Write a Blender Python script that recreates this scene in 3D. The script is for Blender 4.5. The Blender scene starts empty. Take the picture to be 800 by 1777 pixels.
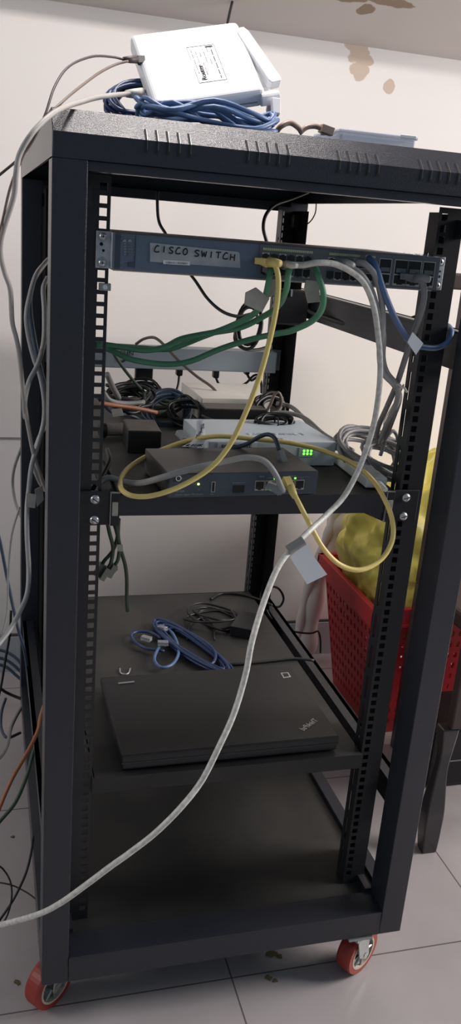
import bpy, bmesh, math, random
from mathutils import Vector, Matrix, noise
random.seed(7)
SC = bpy.context.scene
COL = SC.collection
PI = math.pi

# ------------------------------------------------------------------ camera
FPX = 1509.81
RM = [[0.9629171026860917, -0.25839827561537965, 0.07759500314843426],
      [-0.00997369596402578, -0.3215006064319477, -0.9468568452795199],
      [0.2696130166431592, 0.9109707411453184, -0.31215561829588695]]
CAM = Vector((-0.3742, -1.136658, 1.216437))
cd = bpy.data.cameras.new('camera')
cam = bpy.data.objects.new('camera', cd)
COL.objects.link(cam)
cd.sensor_fit = 'VERTICAL'
cd.sensor_height = 24.0
cd.sensor_width = 24.0
cd.lens = FPX / 1777 * 24.0
cd.clip_start = 0.02
r_, d_, f_ = [Vector(a) for a in RM]
cam.matrix_world = Matrix(((r_.x, -d_.x, -f_.x, CAM.x), (r_.y, -d_.y, -f_.y, CAM.y),
                           (r_.z, -d_.z, -f_.z, CAM.z), (0, 0, 0, 1)))
SC.camera = cam


def P(u, v, y):
    """the point of the depth plane y that the photo shows at pixel u, v"""
    d = r_ * ((u - 400) / FPX) + d_ * ((v - 888.5) / FPX) + f_
    return CAM + d * ((y - CAM.y) / d.y)


def PZ(u, v, z):
    d = r_ * ((u - 400) / FPX) + d_ * ((v - 888.5) / FPX) + f_
    return CAM + d * ((z - CAM.z) / d.z)


# ------------------------------------------------------------------ light
W = bpy.data.worlds.new('world')
SC.world = W
W.use_nodes = True
bg = W.node_tree.nodes['Background']
bg.inputs[0].default_value = (0.66, 0.82, 1.0, 1)
bg.inputs[1].default_value = 0.22


def area(name, loc, target, sx, sy, power, col):
    l = bpy.data.lights.new(name, 'AREA')
    l.shape = 'RECTANGLE'
    l.size, l.size_y, l.energy, l.color = sx, sy, power, col
    o = bpy.data.objects.new(name, l)
    o.location = loc
    o.rotation_euler = (Vector(target) - Vector(loc)).to_track_quat('-Z', 'Y').to_euler()
    COL.objects.link(o)
    return o


area('ceiling_lamp', (-0.02, 0.12, 2.25), (-0.02, 0.16, 0.0), 0.34, 0.12, 14, (1.0, 0.93, 0.90))
area('window_light', (3.4, -0.3, 2.1), (0.2, 0.5, 0.7), 1.5, 1.4, 150, (1.0, 0.95, 0.94))
area('left_fill', (-3.4, 0.15, 2.1), (0.0, 0.6, 1.2), 1.2, 1.2, 30, (1.0, 0.95, 0.93))  # added fill brightening the cap's left side; no doorway known there
vs = SC.view_settings
vs.view_transform = 'Standard'
vs.look = 'None'
vs.gamma = 1
vs.use_curve_mapping = False
vs.exposure = 0.0


# ------------------------------------------------------------------ materials
def lin(c):
    return tuple((x / 12.92 if x <= 0.04045 else ((x + 0.055) / 1.055) ** 2.4) for x in [k / 255 for k in c]) + (1,)


def mat(name, rgb, rough=0.5, metal=0.0, var=0.0, vscale=20.0, bump=0.0, bscale=200.0, spec=0.5, rgb2=None,
        trans=0.0, emit=None, alpha=1.0, thr=None):
    m = bpy.data.materials.new(name)
    m.use_nodes = True
    nt = m.node_tree
    b = nt.nodes['Principled BSDF']
    b.inputs['Base Color'].default_value = lin(rgb)
    b.inputs['Roughness'].default_value = rough
    b.inputs['Metallic'].default_value = metal
    b.inputs['Specular IOR Level'].default_value = spec
    if trans:
        b.inputs['Transmission Weight'].default_value = trans
        b.inputs['IOR'].default_value = 1.3
    if alpha < 1:
        b.inputs['Alpha'].default_value = alpha
    if emit:
        b.inputs['Emission Color'].default_value = lin(emit[0])
        b.inputs['Emission Strength'].default_value = emit[1]
    tc = nt.nodes.new('ShaderNodeTexCoord')
    n = nt.nodes.new('ShaderNodeTexNoise')
    n.inputs['Scale'].default_value = vscale
    n.inputs['Detail'].default_value = 5
    nt.links.new(tc.outputs['Object'], n.inputs['Vector'])
    mx = nt.nodes.new('ShaderNodeMix')
    mx.data_type = 'RGBA'
    c2 = rgb2 if rgb2 else tuple(min(255, int(k * (1 + var) + 25 * var)) for k in rgb)
    mx.inputs[6].default_value = lin(rgb)
    mx.inputs[7].default_value = lin(c2)
    if thr:
        mr = nt.nodes.new('ShaderNodeMapRange')
        mr.inputs[1].default_value, mr.inputs[2].default_value = thr
        nt.links.new(n.outputs['Fac'], mr.inputs[0])
        nt.links.new(mr.outputs[0], mx.inputs[0])
    else:
        nt.links.new(n.outputs['Fac'], mx.inputs[0])
    nt.links.new(mx.outputs[2], b.inputs['Base Color'])
    if bump:
        n2 = nt.nodes.new('ShaderNodeTexNoise')
        n2.inputs['Scale'].default_value = bscale
        nt.links.new(tc.outputs['Object'], n2.inputs['Vector'])
        bp = nt.nodes.new('ShaderNodeBump')
        bp.inputs['Strength'].default_value = bump
        bp.inputs['Distance'].default_value = 0.001
        nt.links.new(n2.outputs['Fac'], bp.inputs['Height'])
        nt.links.new(bp.outputs[0], b.inputs['Normal'])
    return m


BLK = mat('black_powder_coat', (38, 41, 48), 0.27, 0, 0.12, 6, 0.5, 1000)
BLK2 = mat('black_rail_paint', (34, 35, 38), 0.45, 0, 0.12, 9, 0.15, 500)
SHELF = mat('dusty_black_shelf', (37, 37, 37), 0.55, 0, 0.5, 5, 0.15, 400, rgb2=(62, 60, 56), thr=(0.4, 0.75))
DARK = mat('dark_void', (14, 14, 15), 0.8)
STEEL = mat('zinc_steel', (150, 152, 150), 0.35, 0.8, 0.2, 60)
SCREW = mat('screw_nickel', (210, 212, 214), 0.3, 0.7)
GALV = mat('galvanised_ear', (160, 166, 170), 0.5, 0.5, 0.35, 90)
NAVY = mat('blue_grey_switch', (88, 104, 122), 0.45, 0, 0.1, 10)
NAVYD = mat('dark_blue_grey', (62, 74, 88), 0.45)
PORTG = mat('dark_grey_port_panel', (92, 98, 104), 0.5, 0, 0.1, 10)
PORTD = mat('port_dark', (12, 12, 13), 0.6)
CONT = mat('port_shield', (185, 185, 180), 0.35, 0.6)
WHT = mat('white_plastic', (235, 236, 238), 0.35)
WHT2 = mat('white_painted_metal', (196, 206, 212), 0.45, 0, 0.04, 8)
INK = mat('black_ink', (14, 14, 16), 0.7)
GINK = mat('grey_print', (150, 154, 158), 0.6)
TAPE = mat('worn_grey_tape', (140, 150, 156), 0.35, 0, 0.3, 60, 0.2, 300, rgb2=(182, 188, 192))
PAPER = mat('white_paper', (222, 226, 230), 0.7, 0, 0.03, 20)
OLDP = mat('old_sticky_paper', (190, 188, 176), 0.5, 0, 0.2, 80, rgb2=(150, 148, 138))
ERTOP = mat('charcoal_metal', (72, 71, 70), 0.45, 0, 0.1, 8)
ERF = mat('slate_front', (68, 78, 88), 0.4)
C_WHITE = mat('white_cable', (226, 223, 214), 0.45, 0, 0.1, 160, rgb2=(194, 191, 184), thr=(.4, .68))
C_GREYW = mat('weathered_white_cable', (166, 162, 156), 0.5, 0, 0.1, 60)
C_DKBR = mat('dark_brown_cable', (70, 60, 56), 0.5)
C_GREY = mat('grey_cable', (150, 149, 147), 0.45, 0, 0.15, 50)
C_GREY2 = mat('dark_grey_cable', (132, 131, 129), 0.5, 0, 0.1, 50)
C_BLUE = mat('blue_cable', (82, 108, 148), 0.4, 0, 0.1, 40)
C_BLUE2 = mat('deep_blue_cable', (42, 60, 98), 0.4, 0, 0.1, 40)
C_SLATE = mat('slate_blue_cable', (58, 72, 90), 0.45)
C_GREEN = mat('green_cable', (84, 142, 110), 0.4, 0, 0.1, 40)
C_GREEN2 = mat('dusty_green_cable', (66, 82, 66), 0.5)
C_YEL = mat('yellow_cable', (240, 216, 132), 0.4, 0, 0.05, 40)
C_BLACK = mat('black_cable', (30, 30, 31), 0.45)
C_BROWN = mat('brown_grey_cable', (118, 102, 92), 0.5)
C_ORG = mat('orange_cable', (168, 104, 72), 0.45)
BOOTC = mat('clear_plug', (190, 194, 196), 0.15, 0, trans=0.6)
BLKP = mat('black_plastic', (26, 26, 28), 0.4, 0, 0.1, 30)
DUSTP = mat('dusty_adapter_top', (92, 88, 82), 0.7, 0, 0.2, 40)
RED = mat('red_caster_tread', (146, 48, 36), 0.45, 0, 0.1, 30)
REDD = mat('dark_red_caster', (110, 44, 36), 0.5)
CREAM = mat('cream_hub', (206, 190, 170), 0.5)
BASK = mat('red_basket_plastic', (182, 46, 52), 0.45, 0, 0.08, 10)
BAG = mat('yellow_bag', (246, 232, 104), 0.32, 0, 0.1, 12, 0.1, 60, rgb2=(226, 210, 120))
SACK = mat('white_rolled_sack', (206, 200, 196), 0.6, 0, 0.1, 20)
WOOD = mat('dark_brown_wood', (58, 44, 42), 0.45, 0, 0.15, 9)
WOODG = mat('glossy_black_wood', (52, 48, 48), 0.18, 0, 0.3, 14)
LAP = mat('laptop_black', (27, 27, 28), 0.5, 0, 0.1, 200)
LAPE = mat('laptop_edge', (38, 40, 43), 0.45)
SILV = mat('silver_logo', (190, 190, 188), 0.35, 0.5)
GLED = mat('green_led', (120, 255, 90), 0.4, emit=((120, 255, 80), 2.2))
YLED = mat('yellow_green_led', (220, 255, 120), 0.4, emit=((215, 255, 120), 5.0))
LGRN = mat('pale_legend', (196, 198, 160), 0.6)
CLEARB = mat('frosted_case', (215, 222, 236), 0.25, 0, trans=0.25, alpha=0.75)
SHADE_BLK = mat('shade_matt_black', (18, 18, 20), .95, spec=.1)  # rail black taken darker and duller, shade put into the colour
GLINT = mat('slot_glint_grey', (120, 122, 126), .4, .6)  # pale tone standing for the highlight along the slots
TAN = mat('brown_connector', (128, 112, 102), 0.4, 0.2, 0.4, 60)


# wall, floor, ceiling
def nodes(m):
    return m.node_tree, m.node_tree.nodes['Principled BSDF']


def math_n(nt, op, a=None, b=None):
    n = nt.nodes.new('ShaderNodeMath')
    n.operation = op
    for i, x in enumerate((a, b)):
        if x is None:
            continue
        if isinstance(x, (int, float)):
            n.inputs[i].default_value = x
        else:
            nt.links.new(x, n.inputs[i])
    return n.outputs[0]


def stained(name, rgb, stains, stain_rgb, rough=0.85):
    m = mat(name, rgb, rough, 0, 0.02, 2, 0.08, 60)
    nt, b = nodes(m)
    src = b.inputs['Base Color'].links[0].from_socket
    g = nt.nodes.new('ShaderNodeNewGeometry')
    sp = nt.nodes.new('ShaderNodeSeparateXYZ')
    nt.links.new(g.outputs['Position'], sp.inputs[0])
    n = nt.nodes.new('ShaderNodeTexNoise')
    n.inputs['Scale'].default_value = 26
    n.inputs['Detail'].default_value = 3
    nt.links.new(g.outputs['Position'], n.inputs['Vector'])
    dist = None
    for (x, z, rx, rz) in stains:
        dx = math_n(nt, 'DIVIDE', math_n(nt, 'SUBTRACT', sp.outputs[0], x), rx)
        dz = math_n(nt, 'DIVIDE', math_n(nt, 'SUBTRACT', sp.outputs[2], z), rz)
        d = math_n(nt, 'SQRT', math_n(nt, 'ADD', math_n(nt, 'MULTIPLY', dx, dx), math_n(nt, 'MULTIPLY', dz, dz)))
        dist = d if dist is None else math_n(nt, 'MINIMUM', dist, d)
    d = math_n(nt, 'ADD', dist, math_n(nt, 'MULTIPLY', math_n(nt, 'SUBTRACT', n.outputs['Fac'], 0.5), 1.9))
    mr = nt.nodes.new('ShaderNodeMapRange')
    mr.inputs[1].default_value = 1.05
    mr.inputs[2].default_value = 0.93
    nt.links.new(d, mr.inputs[0])
    mx = nt.nodes.new('ShaderNodeMix')
    mx.data_type = 'RGBA'
    nt.links.new(math_n(nt, 'MULTIPLY', mr.outputs[0], 0.85), mx.inputs[0])
    nt.links.new(src, mx.inputs[6])
    mx.inputs[7].default_value = lin(stain_rgb)
    nt.links.new(mx.outputs[2], b.inputs['Base Color'])
    return m


a1, a2, a3 = P(621, 92, 1.08), P(626, 122, 1.08), P(675, 149, 1.08)
a4, a5 = P(610, 82, 1.08), P(640, 106, 1.08)
WALLM = stained('painted_wall', (226, 221, 216), [(a1.x, a1.z, .030, .022), (a2.x, a2.z, .026, .020), (a4.x, a4.z, .02, .013),
                                                  (a5.x, a5.z, .018, .013), (a3.x, a3.z, .016, .016)], (190, 168, 148))
def PC(u, v):
    d = r_ * ((u - 400) / FPX) + d_ * ((v - 888.5) / FPX) + f_
    k = 0.084 / 0.18
    t = (1.655 + k * (1.08 - CAM.y) - CAM.z) / (d.z + k * d.y)
    return CAM + d * t


c1, c2, c3 = PC(635, 16), PC(675, 4), PC(610, -2)
CEILM = stained('painted_ceiling', (214, 206, 202), [(c1.x, c1.z, .020, .009), (c2.x, c2.z, .06, .0045), (c3.x, c3.z, .04, .0045),
                                                     (c2.x + .03, c2.z, .03, .006)], (148, 124, 100))

FLOORM = mat('floor_tile', (184, 176, 176), 0.22, 0, 0.05, 7, 0, rgb2=(165, 158, 156))
nt, b = nodes(FLOORM)
src = b.inputs['Base Color'].links[0].from_socket
g = nt.nodes.new('ShaderNodeNewGeometry')
sp = nt.nodes.new('ShaderNodeSeparateXYZ')
nt.links.new(g.outputs['Position'], sp.inputs[0])
line = None
for ax, off in ((0, 0.02), (1, -0.04)):
    fr = math_n(nt, 'FRACT', math_n(nt, 'ADD', math_n(nt, 'DIVIDE', math_n(nt, 'SUBTRACT', sp.outputs[ax], off), 0.51), 10.5))
    k = math_n(nt, 'LESS_THAN', math_n(nt, 'ABSOLUTE', math_n(nt, 'SUBTRACT', fr, 0.5)), 0.0028)
    line = k if line is None else math_n(nt, 'MAXIMUM', line, k)
mx = nt.nodes.new('ShaderNodeMix')
mx.data_type = 'RGBA'
nt.links.new(line, mx.inputs[0])
nt.links.new(src, mx.inputs[6])
mx.inputs[7].default_value = lin((104, 98, 96))
nt.links.new(mx.outputs[2], b.inputs['Base Color'])
SKIRT = mat('grey_skirting_tile', (168, 172, 178), 0.4, 0, 0.05, 10)
GROUT = mat('dark_grout', (70, 72, 76), 0.8)


# ------------------------------------------------------------------ mesh helpers
class MB:
    def __init__(s):
        s.v, s.f = [], []

    def add(s, vs_, fs):
        n = len(s.v)
        s.v += [tuple(q) for q in vs_]
        s.f += [tuple(i + n for i in f) for f in fs]
        return s

    def box(s, x0, x1, y0, y1, z0, z1, M=None):
        c = [Vector((x, y, z)) for z in (z0, z1) for y in (y0, y1) for x in (x0, x1)]
        if M is not None:
            c = [M @ q for q in c]
        return s.add(c, [(0, 2, 3, 1), (4, 5, 7, 6), (0, 1, 5, 4), (2, 6, 7, 3), (0, 4, 6, 2), (1, 3, 7, 5)])

    def prism(s, pts, a, b_, M=None, axis='x'):
        """closed outline pts extruded from a to b_ along axis (outline in the other two axes)"""
        def mk(p, t):
            if axis == 'x': q = Vector((t, p[0], p[1]))
            elif axis == 'y': q = Vector((p[0], t, p[1]))
            else: q = Vector((p[0], p[1], t))
            return M @ q if M is not None else q
        n = len(pts)
        vs_ = [mk(p, a) for p in pts] + [mk(p, b_) for p in pts]
        fs = [tuple(range(n)), tuple(range(2 * n - 1, n - 1, -1))]
        fs += [(i, i + n, (i + 1) % n + n, (i + 1) % n) for i in range(n)]
        return s.add(vs_, fs)

    def tube(s, pts, r, n=8, closed=False):
        pts = [Vector(q) for q in pts]
        m = len(pts)
        rs = r if isinstance(r, (list, tuple)) else [r] * m
        t = []
        for i in range(m):
            a = pts[max(0, i - 1)] if not closed else pts[(i - 1) % m]
            c = pts[min(m - 1, i + 1)] if not closed else pts[(i + 1) % m]
            d = (c - a)
            t.append(d.normalized() if d.length > 1e-9 else Vector((0, 0, 1)))
        up = t[0].orthogonal().normalized()
        rings = []
        for i in range(m):
            up = (up - t[i] * up.dot(t[i]))
            up = up.normalized() if up.length > 1e-6 else t[i].orthogonal().normalized()
            sd = t[i].cross(up)
            rings.append([pts[i] + (up * math.cos(2 * PI * k / n) + sd * math.sin(2 * PI * k / n)) * rs[i] for k in range(n)])
        vs_ = [q for ring in rings for q in ring]
        fs = []
        for i in range(m - (0 if closed else 1)):
            j = (i + 1) % m
            for k in range(n):
                fs.append((i * n + k, i * n + (k + 1) % n, j * n + (k + 1) % n, j * n + k))
        if not closed:
            fs.append(tuple(range(n - 1, -1, -1)))
            fs.append(tuple((m - 1) * n + k for k in range(n)))
        return s.add(vs_, fs)

    def cyl(s, a, b_, r, n=20, r2=None):
        return s.tube([a, b_], [r, r if r2 is None else r2], n)

    def cells(s, xs, zs, solid, t0, t1, fn):
        """plate of grid cells with real openings; fn(u, v, t) -> point"""
        nx, nz = len(xs) - 1, len(zs) - 1
        for i in range(nx):
            for j in range(nz):
                if not solid(i, j):
                    continue
                q = [(xs[i], zs[j]), (xs[i + 1], zs[j]), (xs[i + 1], zs[j + 1]), (xs[i], zs[j + 1])]
                s.add([fn(u, v, t0) for u, v in q], [(0, 1, 2, 3)])
                s.add([fn(u, v, t1) for u, v in q], [(3, 2, 1, 0)])
                for (di, dj, e) in ((0, -1, (0, 1)), (1, 0, (1, 2)), (0, 1, (2, 3)), (-1, 0, (3, 0))):
                    ii, jj = i + di, j + dj
                    if 0 <= ii < nx and 0 <= jj < nz and solid(ii, jj):
                        continue
                    a, c = q[e[0]], q[e[1]]
                    s.add([fn(a[0], a[1], t0), fn(a[0], a[1], t1), fn(c[0], c[1], t1), fn(c[0], c[1], t0)], [(0, 1, 2, 3)])
        return s

    def build(s, name, m, parent=None, smooth=False, bevel=0.0, seg=2, sub=0):
        me = bpy.data.meshes.new(name)
        off = Vector((0, 0, 0))
        q = parent
        while q is not None:
            off += q.location
            q = q.parent
        me.from_pydata([tuple(Vector(v) - off) for v in s.v], [], s.f)
        bm = bmesh.new()
        bm.from_mesh(me)
        bmesh.ops.remove_doubles(bm, verts=bm.verts, dist=1e-6)
        bmesh.ops.recalc_face_normals(bm, faces=bm.faces)
        bm.to_mesh(me)
        bm.free()
        me.materials.append(m)
        if smooth:
            for p_ in me.polygons:
                p_.use_smooth = True
        o = bpy.data.objects.new(name, me)
        COL.objects.link(o)
        if parent is not None:
            o.parent = parent
        if bevel:
            md = o.modifiers.new('bevel', 'BEVEL')
            md.width, md.segments, md.limit_method = bevel, seg, 'ANGLE'
        if sub:
            md = o.modifiers.new('sub', 'SUBSURF')
            md.levels = md.render_levels = sub
        return o


def thing(name, label, cat, loc, group=None):
    o = bpy.data.objects.new(name, None)
    o.empty_display_size = 0.02
    COL.objects.link(o)
    o.location = loc
    o['label'], o['category'] = label, cat
    if group:
        o['group'] = group
    return o


def tag(o, label, cat, group=None):
    o['label'], o['category'] = label, cat
    if group:
        o['group'] = group
    return o


def struct(o):
    o['kind'] = 'structure'
    return o


def cr(pts, n=6):
    """smooth curve through points"""
    pts = [Vector(q) for q in pts]
    e = [pts[0] * 2 - pts[1]] + pts + [pts[-1] * 2 - pts[-2]]
    out = []
    for i in range(1, len(e) - 2):
        p0, p1, p2, p3 = e[i - 1:i + 3]
        for k in range(n):
            t = k / n
            out.append(0.5 * ((2 * p1) + (p2 - p0) * t + (2 * p0 - 5 * p1 + 4 * p2 - p3) * t * t + (3 * p1 - p0 - 3 * p2 + p3) * t ** 3))
    out.append(pts[-1])
    return out


def text(body, size, origin, right, up, m, parent, name='printed_text', depth=0.0002, width=None):
    c = bpy.data.curves.new(name, 'FONT')
    c.body, c.size, c.extrude = body, size, depth
    c.resolution_u = 3
    o = bpy.data.objects.new('tmp', c)
    COL.objects.link(o)
    bpy.context.view_layer.update()
    me = bpy.data.meshes.new_from_object(o.evaluated_get(bpy.context.evaluated_depsgraph_get()))
    COL.objects.unlink(o)
    bpy.data.objects.remove(o)
    x = Vector(right).normalized()
    y = Vector(up)
    y = (y - x * y.dot(x)).normalized()
    z = x.cross(y)
    if width and len(me.vertices):
        wx = max(v.co.x for v in me.vertices)
        k = width / wx
    else:
        k = 1.0
    off = Vector((0, 0, 0))
    q = parent
    while q is not None:
        off += q.location
        q = q.parent
    for v in me.vertices:
        v.co = Vector(origin) + x * (v.co.x * k) + y * v.co.y + z * v.co.z - off
    me.materials.clear()
    me.materials.append(m)
    t = bpy.data.objects.new(name, me)
    COL.objects.link(t)
    t.parent = parent
    return t


def frame_at(o, d, roll=0.0):
    z = Vector(d).normalized()
    x = z.cross(Vector((0, 0, 1)))
    if x.length < 0.05:
        x = Vector((1, 0, 0))
    x.normalize()
    y = z.cross(x)
    R = Matrix((x, y, z)).transposed()
    return Matrix.Translation(Vector(o)) @ R.to_4x4() @ Matrix.Rotation(roll, 4, 'Z')


def plug(parent, at_, d, m, w=0.0117, h=0.008, l=0.021, roll=0.0, boot=None, bl=0.014, br=0.0045, name='plug'):
    """modular plug: body pointing along d from the cable end, latch, optional boot"""
    M = frame_at(at_, d, roll)
    b = MB()
    b.box(-w / 2, w / 2, -h / 2, h / 2, 0, l, M)
    b.prism([(h / 2, 0.002), (h / 2 + 0.003, 0.004), (h / 2, l * 0.8)], -w / 5, w / 5, M)
    o = b.build(name, m, parent, bevel=0.0006)
    if boot is not None:
        c = MB()
        z = Vector(d).normalized()
        a = Vector(at_)
        c.tube([a - z * bl, a - z * bl * .5, a + z * 0.001], [br * .75, br, br * 1.15], 12)
        c.build('boot', boot, parent, smooth=True)
    return o


def cable(label, pts, m, r, name='network_cable', cat='cable', group=None, ends=(None, None), k=6, ns=8):
    """pts: (u, v, y) photo pixel and depth, or Vector"""
    q = [x if isinstance(x, Vector) else P(*x) for x in pts]
    c = cr(q, k)
    zmin = min(c, key=lambda a: a.z)
    if not any(ends):
        o = MB().tube(c, r, ns).build(name, m, None, smooth=True)
        off = Vector(c[0])
        for v in o.data.vertices:
            v.co -= off
        o.location = off
        return tag(o, label, cat, group)
    t = thing(name, label, cat, c[0], group)
    MB().tube(c, r, ns).build('cord', m, t, smooth=True)
    for i, e in enumerate(ends):
        if e:
            a = c[0] if i == 0 else c[-1]
            d = e.get('d')
            if d is None:
                d = (c[0] - c[2]) if i == 0 else (c[-1] - c[-3])
            kw = {x: y for x, y in e.items() if x not in ('d', 'm')}
            plug(t, a, d, e['m'], **kw)
    return t


def coil_pts(c, ax, ay, turns, jit, n=26, drift=None, seed=1):
    rn = random.Random(seed)
    c, ax, ay = Vector(c), Vector(ax), Vector(ay)
    nrm = ax.cross(ay).normalized()
    out = []
    tot = int(n * turns)
    ph = [rn.uniform(0, 6.28) for _ in range(6)]
    for i in range(tot + 1):
        t = i / n * 2 * PI
        lp = i / n
        w = 1 + jit * math.sin(lp * 2.3 + ph[0]) + jit * .6 * math.sin(t * 2 + ph[1] + lp)
        o = c + ax * (w * math.cos(t)) + ay * ((1 + jit * math.sin(lp * 1.7 + ph[2])) * math.sin(t))
        o += nrm * (ax.length * jit * 1.0 * math.sin(lp * 3.1 + ph[3] + t * .35))
        o += ax * jit * .5 * math.sin(lp * 2.9 + ph[4]) + ay * jit * .5 * math.sin(lp * 2.1 + ph[5])
        if drift:
            o += Vector(drift) * (i / tot - .5)
        out.append(o)
    return out


def coil(label, c, ax, ay, turns, r, m, jit=0.15, drift=None, seed=1, name='coiled_cable', zfloor=None, tie=None, group=None):
    q = coil_pts(c, ax, ay, turns, jit, drift=drift, seed=seed)
    if zfloor is not None:
        for v in q:
            v.z = max(v.z, zfloor + r)
    if tie is None:
        o = MB().tube(q, r, 8).build(name, m, None, smooth=True)
        off = Vector(c)
        for v in o.data.vertices:
            v.co -= off
        o.location = off
        return tag(o, label, 'cable', group)
    t = thing(name, label, 'cable', c, group)
    MB().tube(q, r, 8).build('cord', m, t, smooth=True)
    M = frame_at(tie[0], tie[1])
    MB().tube([M @ Vector((math.cos(a) * tie[2], math.sin(a) * tie[2] * .7, 0)) for a in [i * PI / 8 for i in range(16)]], .0016, 6, True).build('tie', C_BLACK if len(tie) < 4 else tie[3], t, smooth=True)
    return t


# ------------------------------------------------------------------ the room
WY = 1.08
o = struct(MB().box(-2.5, 3.5, WY, WY + 0.15, 0, 3.0).build('wall_back', WALLM))
# ceiling slopes up toward the viewer from the top of the wall
o = struct(MB().prism([(WY + .15, 1.655), (WY, 1.655), (0.90, 1.739), (-0.25, 2.90), (-0.25, 3.02), (0.90, 1.90), (WY + .15, 1.80)], -2.5, 3.5).build('ceiling', CEILM))
o = struct(MB().box(-3.0, 3.5, -2.8, WY, -0.05, 0).build('floor', FLOORM))
bb = MB()
x = -2.5
while x < 3.4:
    bb.box(x, x + 0.303, WY - 0.010, WY, 0.0, 0.106)
    x += 0.306
o = struct(bb.build('baseboard_back', SKIRT, None, bevel=0.001))
struct(MB().box(-2.5, 3.4, WY - 0.007, WY, 0.106, 0.112).build('trim_1', GROUT))
struct(MB().box(-2.5, 0.1, WY - 0.003, WY, 0.660, 0.6635).build('trim_2', mat('grey_groove', (130, 130, 132), 0.8)))

# ------------------------------------------------------------------ rack
HX, YF, YB = 0.301, -0.084, 0.796
YR = 0.712
rack = thing('server_rack', 'tall open black 19 inch rack frame on red casters holding the network gear', 'rack', (0, 0.35, 0))
# top cap: outline in y,z with chamfered front and back
cap = MB()
cap.prism([(YF, 1.273), (YF, 1.300), (YF + .027, 1.326), (YB - .027, 1.326), (YB, 1.300), (YB, 1.273), (YB - .002, 1.273), (YB - .002, 1.2995), (YB - .0275, 1.324), (YF + .0275, 1.324), (YF + .002, 1.2995), (YF + .002, 1.273)], -HX, HX)
for sx in (-1, 1):
    cap.prism([(YF, 1.273), (YF, 1.300), (YF + .027, 1.326), (YB - .027, 1.326), (YB, 1.300), (YB, 1.273)], sx * HX, sx * (HX - .002))
cap_o = cap.build('top_cover', BLK, rack, bevel=0.0015)
# ventilation slots, bent over the fold
slot_px = [254, 273, 292, 311, 330, 431, 449, 467, 484, 502, 590, 608, 625, 641, 658, 734, 750, 766, 782, 798]
for u in slot_px:
    x = P(u, 240 + (u - 254) * .088, YF).x
    so = None
    for (nm, dx, w, e, m_) in (('vent_slot', 0, .0013, .0004, DARK), ('slot_glint', .0016, .0003, .0003, GLINT)):  # second strip paints a highlight on one side of the slot
        zl = 1.2865 if so is None else 1.290
        pts = [(YF - e, zl), (YF - e, 1.300), (YF + .0125 - e, 1.3120 + e), (YF + .0130, 1.3113), (YF + .001, 1.2995), (YF + .001, zl)]
        o = MB().prism(pts, x + dx - w, x + dx + w).build(nm, m_, so or rack)
        so = so or o
MB().box(-HX + .003, HX - .003, YF + .03, YB - .03, 1.3215, 1.3235).build('shade_panel', mat('shade_matt_black', (22, 22, 24), .95, spec=.1), rack)  # added dark sheet, keeps the underside of the cover shaded
# posts
def post(x0, x1, y0, y1, side):
    b = MB()
    zz0, zz1 = 0.093, 1.273
    t = .0025
    if side < 0:
        b.box(x0, x1, y0, y0 + t, zz0, zz1)
        b.box(x0, x0 + t, y0, y1, zz0, zz1)
        b.box(x1 - t, x1, y0, y1, zz0, zz1)
        b.box(x0, x1, y1 - t, y1, zz0, zz1)
    else:
        b.box(x0, x1, y0, y1, zz0, zz1)
    return b
for sx in (-1, 1):
    a, c = (-HX, -HX + .040) if sx < 0 else (HX - .040, HX)
    post(a, c, YF, YF + .052, 1).build('post', BLK, rack, bevel=0.0015)
    post(a, c, YB - .052, YB, 1).build('post', BLK, rack, bevel=0.0015)
# beams
MB().box(-HX + .04, HX - .04, YF + .004, YF + .03, 1.262, 1.273).build('top_beam', BLK, rack, bevel=.001)
MB().box(-HX + .04, HX - .04, YB - .03, YB - .004, 1.254, 1.273).build('top_beam', BLK, rack, bevel=.001)
MB().box(-HX + .04, HX - .04, YF, YF + .004, 0.093, 0.140).box(-HX + .04, HX - .04, YF, YF + .05, 0.137, 0.140).build('base_beam', BLK, rack, bevel=.001)
MB().box(-HX + .04, HX - .04, YB - .05, YB, 0.093, 0.140).build('base_beam', BLK, rack, bevel=.001)
for sx in (-1, 1):
    a, c = sorted((sx * HX, sx * (HX - .024)))
    MB().box(a, c, YF + .052, YB - .052, 0.093, 0.140).build('base_beam', BLK, rack, bevel=.001)
    a, c = sorted((sx * (HX - .004), sx * (HX - .012)))
    for z0, z1 in (((1.040, 1.098), (0.286, 0.352)) if sx > 0 else ((0.286, 0.310),)):
        b = MB()
        ys = [YF + .05]
        # slot openings along the bar
        yy = YF + .07
        while yy < YB - .12:
            ys += [yy, yy + .02]
            yy += .09
        ys.append(YB - .05)
        zs = [z0, z0 + (z1 - z0) * .22, z0 + (z1 - z0) * .34, z1 - (z1 - z0) * .34, z1 - (z1 - z0) * .22, z1]
        b.cells(ys, zs, lambda i, j: not (i % 2 == 1 and i < 3 and j in (1,)), a, c, lambda u, v, t: (t, u, v))
        b.box(a, c, YF + .05, YB - .05, z1 - .002, z1)
        b.build('side_beam', BLK, rack)
        # folded lip
        MB().box(*sorted((sx * (HX - .012), sx * (HX - .028))), YF + .052, YB - .052, z1 - .003, z1).build('side_beam', BLK, rack)
MB().box(-HX + .02, HX - .02, YF + .05, YB - .05, 0.128, 0.131).build('base_panel', SHELF, rack)

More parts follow.
